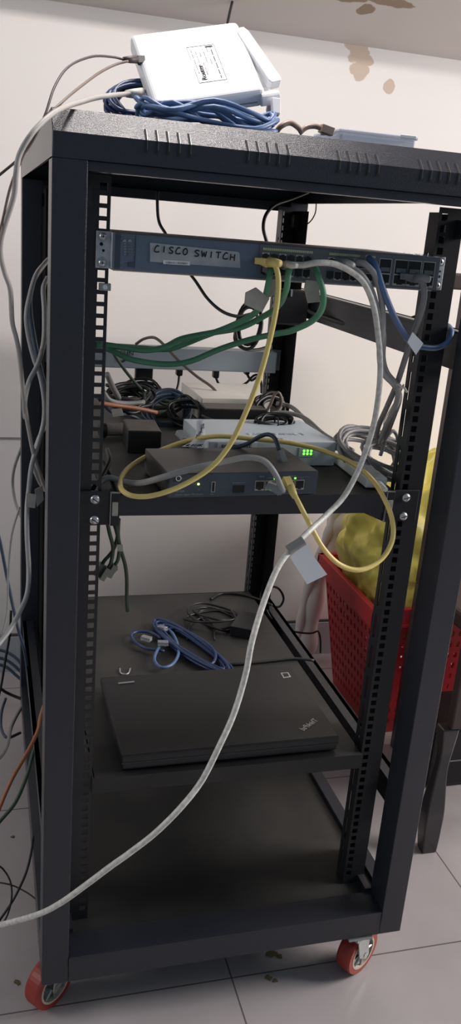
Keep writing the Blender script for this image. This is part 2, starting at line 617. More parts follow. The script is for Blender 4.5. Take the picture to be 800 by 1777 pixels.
# rails with real square holes
Z0 = 1.19
PITCH = 0.014817
def rail(sx, yr, back):
    yo = -1 if back else 1   # direction of the flanges
    b = MB()
    zs = [0.125]
    for i in range(70, -5, -1):
        z = Z0 - PITCH * i
        zs += [z - .0047, z + .0047]
    zs.append(1.262)
    xa, xb = .2235, .262
    xs = [xa, .2278, .2372, xb]
    b.cells(xs, zs, lambda i, j: not (i == 1 and j % 2 == 1), yr, yr + yo * .002, lambda u, v, t: (sx * u, t, v))
    # inner flange with long slots
    dep = .030 if not back else .030
    if sx < 0 and not back:
        dep = .012
    ys = [.002, dep * .45, dep * .45 + .007, dep] if dep > .02 else [.002, dep]
    z = 0.16
    zz = [0.125]
    while z + .042 < 1.25:
        zz += [z, z + .042]
        z += .0555
    zz.append(1.255)
    b.cells(ys, zz, (lambda i, j: not (i == 1 and j % 2 == 1)), xa, xa + .002, lambda u, v, t: (sx * t, yr + yo * u, v))
    # outer flange
    # mounting strips to the posts top and bottom
    for z in (0.135, 1.235):
        b.box(*sorted((sx * .250, sx * .2615)), *sorted((yr + yo * .03, yr - yo * (.035))), z - .012, z + .012)
    ro = b.build('mounting_rail', BLK2, rack)
    MB().box(*sorted((sx * .2595, sx * .2615)), *sorted((yr - (yo * .034 if back else -.0022), yr + yo * .085)), 0.125, 1.255).build('outer_flange', SHADE_BLK, ro)  # same paint as the rail, blackened so the holes look shaded
    return ro
for sx in (-1, 1):
    rail(sx, 0.0, False)
    rail(sx, YR, True)

def pan_screw(p, parent, r=.0068, m=SCREW, ang=.5):
    b = MB()
    p = Vector(p)
    b.tube([p, p + Vector((0, -.0022, 0)), p + Vector((0, -.0045, 0))], [r, r * .95, r * .5], 16)
    o = b.build('screw', m, parent, smooth=True)
    c = MB()
    M = Matrix.Translation(p + Vector((0, -.0042, 0))) @ Matrix.Rotation(ang, 4, 'Y')
    c.box(-r * .7, r * .7, -.0005, .0004, -.0006, .0006, M)
    c.build('screw_slot', DARK, o)
    return o

# shelves
sh = MB()
sh.box(-.222, .222, -.004, .665, .8525, .855)
sh.box(-.222, .222, -.006, -.003, .826, .855)
sh.box(-.222, .222, .662, .665, .826, .855)
for sx in (-1, 1):
    sh.box(*sorted((sx * .219, sx * .222)), -.004, .665, .826, .855)
s1 = sh.build('shelf', SHELF, rack, bevel=.0008)
MB().box(-.1995, .198, -.0072, -.0058, .8255, .8548).build('shelf_lip', BLK, rack)
for sx in (-1, 1):
    MB().box(*sorted((sx * .212, sx * .254)), -.0065, -.0022, .812, .8605).build('shelf_bracket', BLK2, rack, bevel=.001)
    for i in (23, 25):
        pan_screw((sx * .2325, -.006, Z0 - PITCH * i + (.0 if i == 25 else 0)), rack, ang=.6 if sx < 0 else -.3)
    # latch clip beside the bracket
    xc = sx * .2055
    b = MB()
    b.box(xc - .0065, xc + .0065, -.011, -.0065, .812, .860)
    cl = b.build('latch', BLKP, rack, bevel=.001)
    MB().box(xc - .0068, xc - .0058, -.0115, -.007, .812, .860).box(xc - .0068, xc + .0066, -.0115, -.007, .8592, .8602).build('latch_rim', STEEL, cl)
    MB().box(xc - .004, xc + .004, -.013, -.0105, .827, .847).build('latch_tongue', OLDP, cl, bevel=.001)
# right hand gusset under the shelf lip
MB().prism([(.165, .826), (.2, .8115), (.222, .8115), (.222, .826)], -.005, -.003, axis='y').build('shelf_lip', BLK, rack)
sh = MB()
sh.box(-.224, .222, -.004, .665, .3985, .401)
sh.box(-.224, .222, -.006, -.003, .374, .401)
for sx in (-1, 1):
    sh.box(*sorted((sx * .219, sx * .222)), -.004, .665, .374, .401)
sh.box(-.222, .222, .662, .665, .374, .401)
sh.build('shelf', SHELF, rack, bevel=.0008)
# spare cage nut under the switch
for (u, v) in ((182, 498),):
    p = P(u, v, -.001)
    c = MB().box(p.x - .0075, p.x + .0075, -.003, .004, p.z - .0045, p.z + .0045).build('cage_nut', STEEL, rack, bevel=.0006)
    MB().cyl(p + Vector((0, -.0035, 0)), p + Vector((0, -.001, 0)), .003, 14).build('thread', WHT, c)

# casters
def caster(x, y, ang, red, zc=.041, r=.041):
    t = MB()
    t.box(x - .022, x + .022, y - .024, y + .024, .089, .093)
    base = t.build('caster', STEEL, rack, bevel=.001)
    M = Matrix.Translation((x, y, 0)) @ Matrix.Rotation(ang, 4, 'Z')
    f = MB()
    for s in (-1, 1):
        f.prism([(-.016, .089), (.016, .089), (.010 + .014, zc - .004), (.004 + .014, zc - .012), (-.004, zc + .002)], s * .0165, s * .0190, M)
    f.box(-.019, .019, -.018, .018, .084, .089, M)
    f.build('fork', STEEL, base, bevel=.0008)
    off = .014
    def ring(rs, ys, n=40):
        v, fc = [], []
        for rr, yy in zip(rs, ys):
            for k in range(n):
                a = 2 * PI * k / n
                v.append(M @ Vector((yy, off + rr * math.cos(a), zc + rr * math.sin(a))))
        m_ = len(rs)
        for i in range(m_):
            j = (i + 1) % m_
            for k in range(n):
                fc.append((i * n + k, i * n + (k + 1) % n, j * n + (k + 1) % n, j * n + k))
        return v, fc
    w = MB()
    w.add(*ring([r * .74, r * .97, r, r, r * .97, r * .74], [-.014, -.014, -.010, .010, .014, .014]))
    w.build('wheel', red, base, smooth=False)
    w = MB()
    w.add(*ring([r * .66, r * .74, r * .74, r * .66], [-.0145, -.0145, .0145, .0145]))
    w.build('wheel_rim', CREAM, base)
    w = MB()
    w.add(*ring([.004, r * .66, r * .66, .004], [-.009, -.007, .007, .009]))
    for k in range(8):
        a = 2 * PI * k / 8
        d = Vector((0, math.cos(a), math.sin(a)))
        for s in (-1, 1):
            p0 = Vector((s * .0115, off, zc)) + d * .008
            p1 = Vector((s * .0115, off, zc)) + d * (r * .64)
            w.tube([M @ p0, M @ p1], .0022, 6)
    w.cyl(M @ Vector((-.020, off, zc)), M @ Vector((.020, off, zc)), .006, 16)
    w.build('hub', STEEL, base)
caster(-.274, -.018, math.radians(130), RED)
caster(.227, -.064, math.radians(-60), RED)
caster(-.262, .745, math.radians(20), REDD)
caster(.262, .745, math.radians(0), REDD)

# ------------------------------------------------------------------ network switch
sw = thing('network_switch', 'blue grey rack switch with many ports screwed across the top of the rack', 'network switch', (0, -.02, 1.153))
zb, zt = 1.1535, 1.1970
SY = -.020
MB().box(-.2205, .2205, SY + .004, .22, zb - .002, zt).build('chassis', mat('switch_chassis', (176, 170, 166), .5, .3), sw, bevel=.001)
MB().box(-.2205, .2245, SY, SY + .004, zb, zt).build('faceplate', NAVY, sw, bevel=.0015)
xl, xr = P(449, 450, SY).x, P(690, 450, SY).x
PX = lambda u, v: P(u, v, SY)
MB().box(xl, .2245, SY - .0012, SY, zb + .0005, zt - .0005).build('port_panel', PORTG, sw, bevel=.0008)
# left status panel seam
xs_ = PX(235, 430).x
MB().box(xs_ - .0006, xs_ + .0006, SY - .0006, SY, zb + .003, zt - .002).box(-.2195, -.2125, SY - .0015, SY, zb + .001, zt - .001).build('seam', NAVYD, sw)
MB().box(PX(222, 458).x, PX(232, 458).x, SY - .0015, SY, PX(227, 463).z, PX(227, 455).z).build('mode_button', NAVYD, sw, bevel=.0006)
R_, U_ = (1, 0, 0), (0, 0, 1)
text('Cisco Systems', .0032, PX(211, 412) + Vector((0, -.0004, 0)), R_, U_, GINK, sw, width=.016)
text('MODE', .003, PX(210, 461) + Vector((0, -.0004, 0)), R_, U_, GINK, sw, width=.006)
for k, w_ in enumerate(('SYST', 'RPS', 'STAT', 'DUPLX', 'SPEED')):
    text(w_, .0028, PX(222, 424.5 + k * 4.6) + Vector((0, -.0004, 0)), R_, U_, GINK, sw)
lg = MB()
for k in range(5):
    p = PX(217, 423 + k * 4.6)
    lg.box(p.x - .0014, p.x + .0014, SY - .0006, SY, p.z - .0005, p.z + .0005)
for u in (216, 225):
    p = PX(u, 418)
    lg.prism([(p.x - .0028, p.z - .0012), (p.x + .0028, p.z - .0012), (p.x + .001, p.z + .0016), (p.x - .001, p.z + .0016)], SY - .0006, SY, axis='y')
lg.build('status_marks', GINK, sw)
text('Catalyst 2960 SERIES', .0042, PX(698, 442) + Vector((0, -.0018, 0)), R_, U_, mat('blue_grey_print', (120, 136, 156), .6), sw, width=.040)
# ears with screws
for sx in (-1, 1):
    e = MB()
    e.box(*sorted((sx * .2215, sx * .2405)) if sx > 0 else (-.2405, -.2215), -.0045, -.0022, zb - .0005, zt + .0005)
    if sx < 0:
        e.box(-.2225, -.2205, SY + .004, -.0022, zb, zt)
    else:
        e.box(.2215, .2235, SY + .003, -.0022, zb, zt)
    ear = e.build('mounting_ear', GALV, sw, bevel=.0006)
    for dz in (.0158, -.0158):
        z = (zb + zt) / 2 + dz
        p = Vector((sx * .2325, -.0045, z))
        MB().cyl(p, p + Vector((0, -.0012, 0)), .0066, 20).build('washer', STEEL, ear)
        s_ = MB().tube([p + Vector((0, -.001, 0)), p + Vector((0, -.003, 0)), p + Vector((0, -.0042, 0))], [.0046, .0044, .002], 14).build('screw', SCREW, ear, smooth=True)
        MB().box(p.x - .0022, p.x + .0022, p.y - .0046, p.y - .0038, z - .0004, z + .0004).box(p.x - .0004, p.x + .0004, p.y - .0046, p.y - .0038, z - .0022, z + .0022).build('drive_cross', DARK, ear)
    for dz, dx, rr in ((.0066, -.0016, .0022), (-.001, .0012, .0017)) if sx < 0 else ((-.004, .002, .0019), (.003, .002, .0015)):
        p = Vector((sx * .2325 + dx, -.0046, (zb + zt) / 2 + dz))
        MB().cyl(p, p + Vector((0, -.0004, 0)), rr, 14).build('screw_hole', DARK, ear)
# strip of worn tape with handwriting
a = [PX(260, 421), PX(413, 437), PX(417, 465), PX(260, 454)]
TY = SY - .0009
tp = MB()
tp.prism([(a[0].x, a[0].z), (a[1].x, a[1].z), (a[1].x + .002, a[1].z - .0015), (a[2].x, a[2].z), (a[3].x, a[3].z)], TY, SY, axis='y')
tape = tp.build('tape_label', TAPE, sw)
STROKES = {
    'C': [[(.9, .95), (.5, 1), (.1, .55), (.05, .1), (.5, 0), (1, .12)]],
    'I': [[(.5, 1), (.45, 0)]],
    'S': [[(.95, .9), (.5, 1), (.15, .75), (.5, .5), (.85, .3), (.6, .02), (.05, .05)]],
    'O': [[(.5, 1), (.1, .6), (.15, .1), (.6, 0), (.95, .4), (.85, .85), (.5, 1)]],
    'W': [[(0, .95), (.2, .02), (.5, .7), (.72, 0), (1, .95)]],
    'T': [[(0, .95), (1, 1)], [(.52, .98), (.45, 0)]],
    'H': [[(.1, 1), (.05, 0)], [(.9, 1), (.85, -.05)], [(.07, .5), (.88, .52)]],
    'L': [[(.3, 1), (.1, .05), (.95, .1)]], 'N': [[(0, 0), (.1, 1), (.8, 0), (.95, 1)]], 'A': [[(0, 0), (.5, 1), (.95, 0)], [(.2, .4), (.8, .4)]],
    '4': [[(.6, 0), (.6, 1), (0, .35), (1, .35)]], '1': [[(.3, .8), (.55, 1), (.5, 0)]], '5': [[(.9, 1), (.2, 1), (.15, .55), (.8, .5), (.8, .1), (.1, 0)]],
    'M': [[(0, 0), (.1, 1), (.5, .3), (.9, 1), (1, 0)]], 'K': [[(.1, 0), (.1, 1)], [(.9, 1), (.15, .5), (.9, 0)]],
    'E': [[(.9, 1), (.1, 1), (.1, 0), (.9, 0)], [(.1, .5), (.7, .5)]], 'Z': [[(0, 1), (.9, 1), (.05, 0), (.95, 0)]],
}
def write(mb, word, org, right, up, n, cw, ch, gap, r, jit=.08, seed=3):
    rn = random.Random(seed)
    org, right, up, n = [Vector(q) for q in (org, right, up, n)]
    x = 0
    for ch_ in word:
        if ch_ == ' ':
            x += cw * 1.1
            continue
        dz = rn.uniform(-jit, jit) * ch
        for st in STROKES[ch_]:
            q = [org + right * (x + a_ * cw) + up * (b_ * ch + dz) + n * (r * .3) for a_, b_ in st]
            mb.tube(cr(q, 4) if len(q) > 2 else q, r, 6)
        x += cw + gap
hw = MB()
o0, o1 = P(267, 434, TY), P(398, 448, TY)
dr = (o1 - o0)
dr.y = 0
dr.normalize()
cw = .0062
for word, u0, v0, wd in (('CISCO', 268, 436.5, .0062), ('SWITCH', 337, 444, .0066)):
    write(hw, word, P(u0, v0, TY), dr, (0, 0, 1), (0, -1, 0), wd, .0075, .0028, .00075)
hw.build('handwriting', INK, tape, smooth=True)
q = [PX(283, 451), PX(329, 453.5), PX(329, 460.5), PX(283, 458)]
MB().prism([(v.x, v.z) for v in q], TY - .0006, TY, axis='y').build('white_label', PAPER, tape)
text('13BN-4 1 002980M', .0038, PX(287, 457.2) + Vector((0, -.0018, 0)), (q[1] - q[0]), U_, GINK, tape, width=.028)
# ports
def jack(mb_d, mb_c, x0, x1, z0, z1, y, flip=False):
    w, h = x1 - x0, z1 - z0
    s = -1 if flip else 1
    def zz(t):
        return z0 + h * t if not flip else z1 - h * t
    mb_d.prism([(x0, zz(.12)), (x0, zz(1)), (x1, zz(1)), (x1, zz(.12)), (x0 + w * .72, zz(.12)), (x0 + w * .72, zz(0)), (x0 + w * .28, zz(0)), (x0 + w * .28, zz(.12))], y - .0016, y, axis='y')
def colx(u0, u1, v):
    return PX(u0, v).x, PX(u1, v).x
def bank(u0, u1, ncol, vref):
    x0, x1 = colx(u0, u1, vref)
    cwid = (x1 - x0) / ncol
    for k in range(ncol):
        a_, b_ = x0 + cwid * (k + .06), x0 + cwid * (k + .94)
        for (z0, z1, fl) in ((1.1757, 1.1857, True), (1.1590, 1.1690, False)):
            c = MB().box(a_, b_, SY - .0018, SY - .0008, z0 - .0009, z1 + .0009)
            c_ = c.build('ethernet_port', CONT if (k + fl) % 2 else PORTG, sw)
            d = MB()
            jack(d, None, a_ + .0005, b_ - .0005, z0, z1, SY - .0012, fl)
            d.build('port_opening', PORTD, c_)
bank(452, 540, 6, 455)
bank(566, 648, 6, 465)
# legend strips above the banks
for (u0, v0, u1, v1) in ((456, 430, 543, 436), (571, 437, 652, 441)):
    lgd = MB()
    a_, b_ = PX(u0, v0), PX(u1, v1)
    n_ = 24
    for k in range(n_):
        xx = a_.x + (b_.x - a_.x) * k / n_
        lgd.box(xx, xx + (b_.x - a_.x) / n_ * .78, SY - .0020, SY - .0010, 1.1895, 1.1925)
    lgd.build('port_legend', LGRN, sw)
# combo uplink cages
for (u0, u1) in ((657, 676), (684, 705), (707, 728), (733, 752)):
    x0, x1 = colx(u0, u1, 470)
    c = MB()
    c.box(x0 - .0012, x1 + .0012, SY - .0018, SY - .001, 1.1565, 1.1905)
    cg = c.build('uplink_cage', CONT, sw)
    d = MB()
    d.box(x0, x1, SY - .0024, SY - .0016, 1.1715, 1.1893)
    jack(d, None, x0 + .0005, x1 - .0005, 1.1578, 1.1698, SY - .0016)
    d.build('jack_openings', PORTD, cg)
    MB().box(x0 + .0015, x1 - .0015, SY - .0030, SY - .0020, 1.1735, 1.1790).build('spring_tab', PORTG, cg)

# ------------------------------------------------------------------ router box at the front of the shelf
def boxed(name, label, cat, cx, cy, z0, w, d, h, rot, m, mf=None, group=None):
    t = thing(name, label, cat, (cx, cy, z0), group)
    M = Matrix.Translation((cx, cy, z0)) @ Matrix.Rotation(rot, 4, 'Z')
    MB().box(-w / 2, w / 2, 0, d, 0, h, M).build('case', m, t, bevel=.0012)
    if mf:
        MB().box(-w / 2 + .0006, w / 2 - .0006, -.0015, .0002, .0006, h - .0006, M).build('front_panel', mf, t, bevel=.0008)
    return t, M
er, EM = boxed('gateway_router', 'charcoal desktop router with five front ports standing at the shelf front edge', 'router', -.026, -.026 + .006, .8575, .222, .135, .0345, math.radians(4.0), ERTOP, ERF)
def EP(x, z, y=-.0017):
    return EM @ Vector((x, y, z))
er_r = (EM.to_3x3() @ Vector((1, 0, 0)))
W_ = .222
text('ER7206', .0040, EP(-.101, .0085), er_r, U_, GINK, er, width=.013)
text('Omada Gigabit VPN Router', .0030, EP(-.101, .0040), er_r, U_, GINK, er, width=.040)
text('SFP WAN/LAN1', .0026, EP(-.020, .0190), er_r, U_, GINK, er, width=.019)
text('USB', .0026, EP(-.051, .0035), er_r, U_, GINK, er)
text('PWR', .0026, EP(-.078, .0188), er_r, U_, GINK, er)
text('SYS', .0026, EP(-.070, .0105), er_r, U_, GINK, er)
text('WAN', .0030, EP(.020, .0275), er_r, U_, GINK, er)
text('WAN/LAN', .0026, EP(.064, .0275), er_r, U_, GINK, er)
text('LAN', .0026, EP(.083, .0235), er_r, U_, GINK, er)
MB().box(.032, .097, -.0022, -.0014, .0262, .0265, EM).build('legend_line', GINK, er)
MB().box(-.050, -.0445, -.0022, -.0012, .0075, .0225, EM).build('usb_shell', CONT, er)
MB().box(-.0490, -.0455, -.0026, -.0020, .0085, .0215, EM).build('usb_port', PORTD, er)
MB().box(-.018, -.001, -.0021, -.0012, .0055, .0160, EM).build('sfp_cage', PORTD, er)
for k in range(5):
    xx = .0145 + k * .0153
    s_ = MB().box(xx, xx + .0140, -.0022, -.0012, .0080, .0225, EM).build('jack', CONT, er)
    MB().prism([(xx + .001, .0105), (xx + .001, .0212), (xx + .013, .0212), (xx + .013, .0105), (xx + .0095, .0105), (xx + .0095, .0088), (xx + .0045, .0088), (xx + .0045, .0105)], -.0028, -.0020, EM, axis='y').build('jack_opening', PORTD, s_)
for (xx, zz, m_) in ((-.069, .0195, YLED), (.0435, .0250, GLED), (.075, .0250, GLED)):
    MB().box(xx - .0012, xx + .0012, -.0028, -.0014, zz - .0011, zz + .0011, EM).build('led', m_, er)
p = EP(-.098, .0285)
MB().tube([p + Vector((math.cos(a_) * .0034, -.001, math.sin(a_) * .0034)) for a_ in [k * PI / 8 for k in range(16)]], .0007, 5, True).build('logo_ring', WHT, er)
text('TP', .003, EP(-.0945, .0268), er_r, U_, GINK, er)

# white firewall with green leds
fw, FM = boxed('firewall_appliance', 'white metal firewall box with green lights behind the charcoal router', 'firewall', .066, .138, .8565, .216, .158, .040, math.radians(2.5), WHT2)
def FP(x, z, y=-.0006):
    return FM @ Vector((x, y, z))
fr = FM.to_3x3() @ Vector((1, 0, 0))
fb = FM.to_3x3() @ Vector((0, 1, 0))
lab = MB().box(-.094, -.030, -.0008, .0, .022, .0385, FM).build('printed_label', PAPER, fw)
text('FORTIGATE', .0105, FP(-.088, .0285, -.0012), fr, U_, INK, fw, width=.050)
emb = MB()
text('FORTINET', .015, FM @ Vector((-.030, .045, .0403)), fr, fb, mat('embossed_grey', (176, 184, 190), .5), fw, width=.105, depth=.0006)
text('FortiGate 60E', .008, FM @ Vector((-.065, .018, .0403)), fr, fb, mat('embossed_grey_text', (168, 172, 176), .5), fw, width=.09, depth=.0004)
for r_i, zz in enumerate((.0255, .0205)):
    for k in range(3):
        p = FP(.052 + k * .0062, zz)
        MB().cyl(p, p + Vector((0, -.001, 0)), .0020, 10).build('led', GLED, fw)
gl = MB().box(.043, .072, -.0012, 0, .015, .031, FM).build('led_window', mat('led_window_green', (170, 196, 176), .4), fw, bevel=.0004)

# small black adapter with dusty top
ad, AM = boxed('power_adapter', 'small square black adapter with a dusty grey top, left of the charcoal router', 'adapter', -.128, .215, .8555, .054, .085, .036, math.radians(-3), BLKP)
MB().box(-.0255, .0255, .002, .083, .0355, .0372, AM).build('dusty_top', DUSTP, ad, bevel=.001)

# white box with the black power brick in front of it
wb, WM = boxed('white_carton', 'flat white carton box at the back of the upper shelf', 'box', .092, .458, .8555, .140, .16, .0455, math.radians(2), mat('dusty_white_card', (226, 220, 210), .7, 0, .1, 30))
wb2, W2M = boxed('power_brick', 'long black power brick resting in front of the white carton', 'adapter', .068, .368, .8560, .118, .055, .042, math.radians(0), BLKP)
MB().box(-.057, .057, .003, .052, .0418, .0430, W2M).build('dusty_top', DUSTP, wb2)
# curled paper with marker writing
cl_ = thing('handwritten_paper', 'curled white paper scrap with black marker writing beside the white firewall', 'paper', P(340, 770, .13))
pl_ = cr([P(316, 775, .118), P(333, 766, .128), P(340, 750, .140), P(341, 730, .150)], 5)
pr_ = cr([P(352, 776, .118), P(355, 766, .128), P(356, 750, .140), P(354, 728, .150)], 5)
pp = MB()
vs_ = [v for q_ in zip(pl_, pr_) for v in q_]
fs_ = [(2 * i, 2 * i + 1, 2 * i + 3, 2 * i + 2) for i in range(len(pl_) - 1)]
pp.add(vs_, fs_)
po = pp.build('sheet', PAPER, cl_, smooth=True)
md = po.modifiers.new('solid', 'SOLIDIFY')
md.thickness = .0006
wr = MB()
def on_sheet(t, w_):
    k_ = min(len(pl_) - 1.001, max(0, t * (len(pl_) - 1)))
    i_ = int(k_)
    a_ = pl_[i_].lerp(pl_[i_ + 1], k_ - i_)
    c_ = pr_[i_].lerp(pr_[i_ + 1], k_ - i_)
    return a_.lerp(c_, w_) + Vector((0, -.0012, .0008))
for row, word in enumerate(('LINK', '1NET')):
    for ci, ch_ in enumerate(word):
        for st in STROKES.get(ch_, STROKES['I']):
            q = [on_sheet(.04 + row * .42 + ci * .10 * row + b_ * .12, .08 + (ci * .23 + a_ * .18) * (1 if row == 0 else 1)) for a_, b_ in st]
            wr.tube(q, .0006, 5)
wr.build('handwriting', INK, cl_)
# white adapter with ribbed strain relief at the right shelf edge
wa = thing('white_adapter', 'long white adapter with a ribbed cord end at the right edge of the upper shelf', 'adapter', (.21, .1, .8555))
A0, A1 = PZ(592, 782, .8735), PZ(655, 829, .8735)
d0 = (A1 - A0)
Mw = Matrix.Translation(A0) @ Matrix.Rotation(math.atan2(d0.y, d0.x) + PI / 2, 4, 'Z')
Lw = d0.length
MB().box(-.017, .017, -Lw, 0, -.0165, 0, Mw).build('case', WHT, wa, bevel=.002)
rb = MB()
for k in range(6):
    rb.cyl(Mw @ Vector((0, -Lw - .003 - k * .0055, -.008)), Mw @ Vector((0, -Lw - .0065 - k * .0055, -.0082)), .0062 - k * .0005, 12)
rb.cyl(Mw @ Vector((0, -Lw, -.008)), Mw @ Vector((0, -Lw - .036, -.0082)), .0030, 10)
rb.build('strain_relief', WHT, wa)

# ------------------------------------------------------------------ power strip on the rear rails
ps = thing('power_strip', 'pale grey power strip bolted across the rear rails with black plugs below', 'power strip', (0, YR, .918))
MB().box(-.236, .236, YR - .046, YR - .004, .9175, .9625).build('housing', mat('strip_grey', (160, 170, 176), .45, 0, .04, 6), ps, bevel=.002)
MB().box(-.258, -.226, YR - .0035, YR - .001, .9175, .9625).build('mounting_ear', GALV, ps)
MB().box(.226, .258, YR - .0035, YR - .001, .9175, .9625).build('mounting_ear', GALV, ps)
PY = YR - .047
po_ = P(213, 617, PY)
text('SUN', .013, P(208, 616, PY - .0004), (1, .0, -.0), U_, INK, ps, width=.028)
lr = MB()
for r0 in (.0105, .0080):
    lr.tube([P(211, 619, PY) + Vector((r0 * math.cos(a_), 0, -.002 + r0 * math.sin(a_) * .9)) for a_ in [PI + k * PI / 10 for k in range(11)]], .0007, 5)
lr.build('logo_arc', INK, ps)

def mains_plug(label, u0, u1, v0, v1, y, m, path, r, mm=C_BLACK):
    a_, b_ = P(u0, v0, y), P(u1, v1, y)
    c_ = (a_ + b_) / 2
    t = thing('power_plug', label, 'power plug', (c_.x, y, a_.z))
    MB().box(a_.x, b_.x, y - .008, y + .010, b_.z, a_.z + .002).build('plug_body', m, t, bevel=.003)
    q = [P(*k_) for k_ in path]
    MB().tube(cr(q), r, 8).build('cord', mm, t, smooth=True)
    return t
mains_plug('large square black plug hanging under the left end of the power strip', 235, 264, 636, 660, .69, BLKP,
           [(252, 660, .69), (262, 672, .68), (270, 690, .66), (265, 705, .62)], .003)
mains_plug('slim black plug with straight cord under the middle of the power strip', 306, 316, 640, 652, .69, BLKP,
           [(311, 650, .69), (309, 668, .68), (302, 690, .66), (298, 706, .6)], .0026)
mains_plug('slim black plug whose cord sweeps right under the power strip', 370, 379, 642, 656, .69, BLKP,
           [(374, 654, .69), (382, 668, .69), (402, 673, .68), (425, 666, .67), (440, 652, .67), (452, 650, .68)], .0026)
mains_plug('black plug at the right end of the power strip with hooked cord', 424, 432, 644, 650, .69, BLKP,
           [(428, 648, .69), (436, 660, .68), (446, 655, .66), (453, 664, .64), (454, 690, .62)], .0028)

# ------------------------------------------------------------------ things on top of the rack
# white router lying tilted on coiled blue cable
BL, BR_, TL = P(268, 186, .02), P(462, 158, .02), P(226, 58, .105)
X = (BR_ - BL)
WR = X.length
X.normalize()
Y = (TL - BL)
Y = (Y - X * Y.dot(X))
DR = Y.length
Y.normalize()
Zn = X.cross(Y)
rt = thing('wifi_router', 'white wireless router with two antennas tilted on blue cable atop the rack', 'router', BL)
RMx = Matrix.Translation(BL) @ Matrix((X, Y, Zn)).transposed().to_4x4()
TH = .026
MB().box(0, WR, 0, DR, -TH, 0, RMx).build('case', WHT, rt, bevel=.007, seg=4)
MB().box(.01, WR - .01, -.0006, .001, -TH * .62, -TH * .55, RMx).build('seam', mat('grey_seam', (150, 152, 156), .6), rt)
lb = MB()
lx, ly = WR * .45, DR * .22
def lbox(x0, x1, y0, y1):
    lb.box(x0, x1, y0, y1, 0, .0004, RMx)
LW, LH = .036, .062
for (x0, x1, y0, y1) in ((lx, lx + LW, ly, ly + .0005), (lx, lx + LW, ly + LH, ly + LH + .0005), (lx, lx + .0005, ly, ly + LH * .4), (lx, lx + .0005, ly + LH * .62, ly + LH), (lx + LW, lx + LW + .0006, ly, ly + LH)):
    lbox(x0, x1, y0, y1)
lbox(lx + LW - .012, lx + LW - .002, ly + LH - .004, ly + LH - .0015)
rn = random.Random(2)
for k in range(6):
    xx = lx + .004 + k * .0052
    yy = ly + .004
    while yy < ly + LH - .006:
        l_ = rn.uniform(.003, .010)
        if rn.random() < .75:
            lbox(xx, xx + (.0007 if k < 5 else .0011), yy, min(yy + l_, ly + LH - .005))
        yy += l_ + .0022
lb.build('printed_label', INK, rt)
text('Router', .010, RMx @ Vector((lx + .012, ly + .004, .0004)), Y, -X, INK, rt, width=.026)
# antennas: hinge at the front right corner, blade folded back along the side
H0 = RMx @ Vector((WR + .004, .000, -.012))
hb = MB()
hb.cyl(H0 - X * .010, H0 + X * .014, .0085, 18)
hb.cyl(H0 + X * .008 - Zn * .006, H0 + X * .008 - Zn * .022, .0075, 18)
hb.build('antenna_hinge', WHT, rt, smooth=False, bevel=.001)
def antenna(base, d, wv, length, w0=.0115, w1=.0095, th=.0065):
    d = Vector(d).normalized()
    wv = Vector(wv)
    wv = (wv - d * wv.dot(d)).normalized()
    n_ = d.cross(wv)
    b = MB()
    vs_ = []
    prof = [(0, .75), (.06, 1), (.9, w1 / w0), (1, w1 / w0 * .8)]
    for t, k in prof:
        for (a_, c_) in ((-1, -1), (1, -1), (1, 1), (-1, 1)):
            vs_.append(Vector(base) + d * (length * t) + wv * (a_ * w0 * k) + n_ * (c_ * th * (1 if t < .95 else .7)))
    fs_ = [(3, 2, 1, 0)] + [tuple(4 * (len(prof) - 1) + i for i in range(4))]
    for i in range(len(prof) - 1):
        for k in range(4):
            fs_.append((4 * i + k, 4 * i + (k + 1) % 4, 4 * i + 4 + (k + 1) % 4, 4 * i + 4 + k))
    b.add(vs_, fs_)
    return b.build('antenna', WHT, rt, bevel=.002, seg=3)
a0, a1_ = P(479, 148, .035), P(414, 52, .10)
antenna(a0, a1_ - a0, (1, 0, .1), (a1_ - a0).length, .0095, .0085, .006)
a0, a1_ = P(462, 158, .05), P(400, 75, .13)
antenna(a0, a1_ - a0, (1, 0, .1), (a1_ - a0).length, .006, .006, .005)
a0, a1_ = P(478, 172, .015), P(479, 208, .005)
antenna(a0, a1_ - a0, (1, 0, 0), (a1_ - a0).length * .8, .006, .005, .004)

# blue cable hanks under it
ZT = 1.326
def hank(label, c, hx, n_, r, m, rise=.012, seed=1, yaw=0, wide=.03):
    """flattened long loops lying along x"""
    rn = random.Random(seed)
    pts = []
    for k in range(n_):
        for (tx, ty) in ((-1, -.2), (-.6, -1), (.0, -1), (.6, -1), (1, -.2), (1, .4), (.6, 1), (0, 1), (-.6, 1), (-1, .4)):
            x_ = c[0] + tx * hx * (1 + rn.uniform(-.12, .06))
            y_ = c[1] + ty * wide * (1 + rn.uniform(-.5, .5))
            z_ = c[2] + rn.uniform(0, rise) + (.006 * math.sin(k + tx))
            pts.append(Vector((x_, y_, z_)))
    q = [v for v in cr(pts, 4)]
    Mz = Matrix.Translation(Vector(c)) @ Matrix.Rotation(yaw, 4, 'Z') @ Matrix.Translation(-Vector(c))
    q = [Mz @ v for v in q]
    o = MB().tube(q, r, 8).build('coiled_cable', m, None, smooth=True)
    for v in o.data.vertices:
        v.co -= Vector(c)
    o.location = c
    return tag(o, label, 'cable')
pc1 = P(360, 194, -.015)
hank('blue cable bundle stretched under the front edge of the white router', (pc1.x, -.018, ZT + .004), .082, 6, .0030, C_BLUE, rise=.022, seed=4, wide=.022)
pc2 = P(215, 165, .10)
coil('blue cable coil left of the white router on the rack top', (pc2.x + .018, .07, ZT + .030), (.040, 0, .004), (0, .02, .022), 7, .0030, C_BLUE2, .16, seed=9, zfloor=ZT)

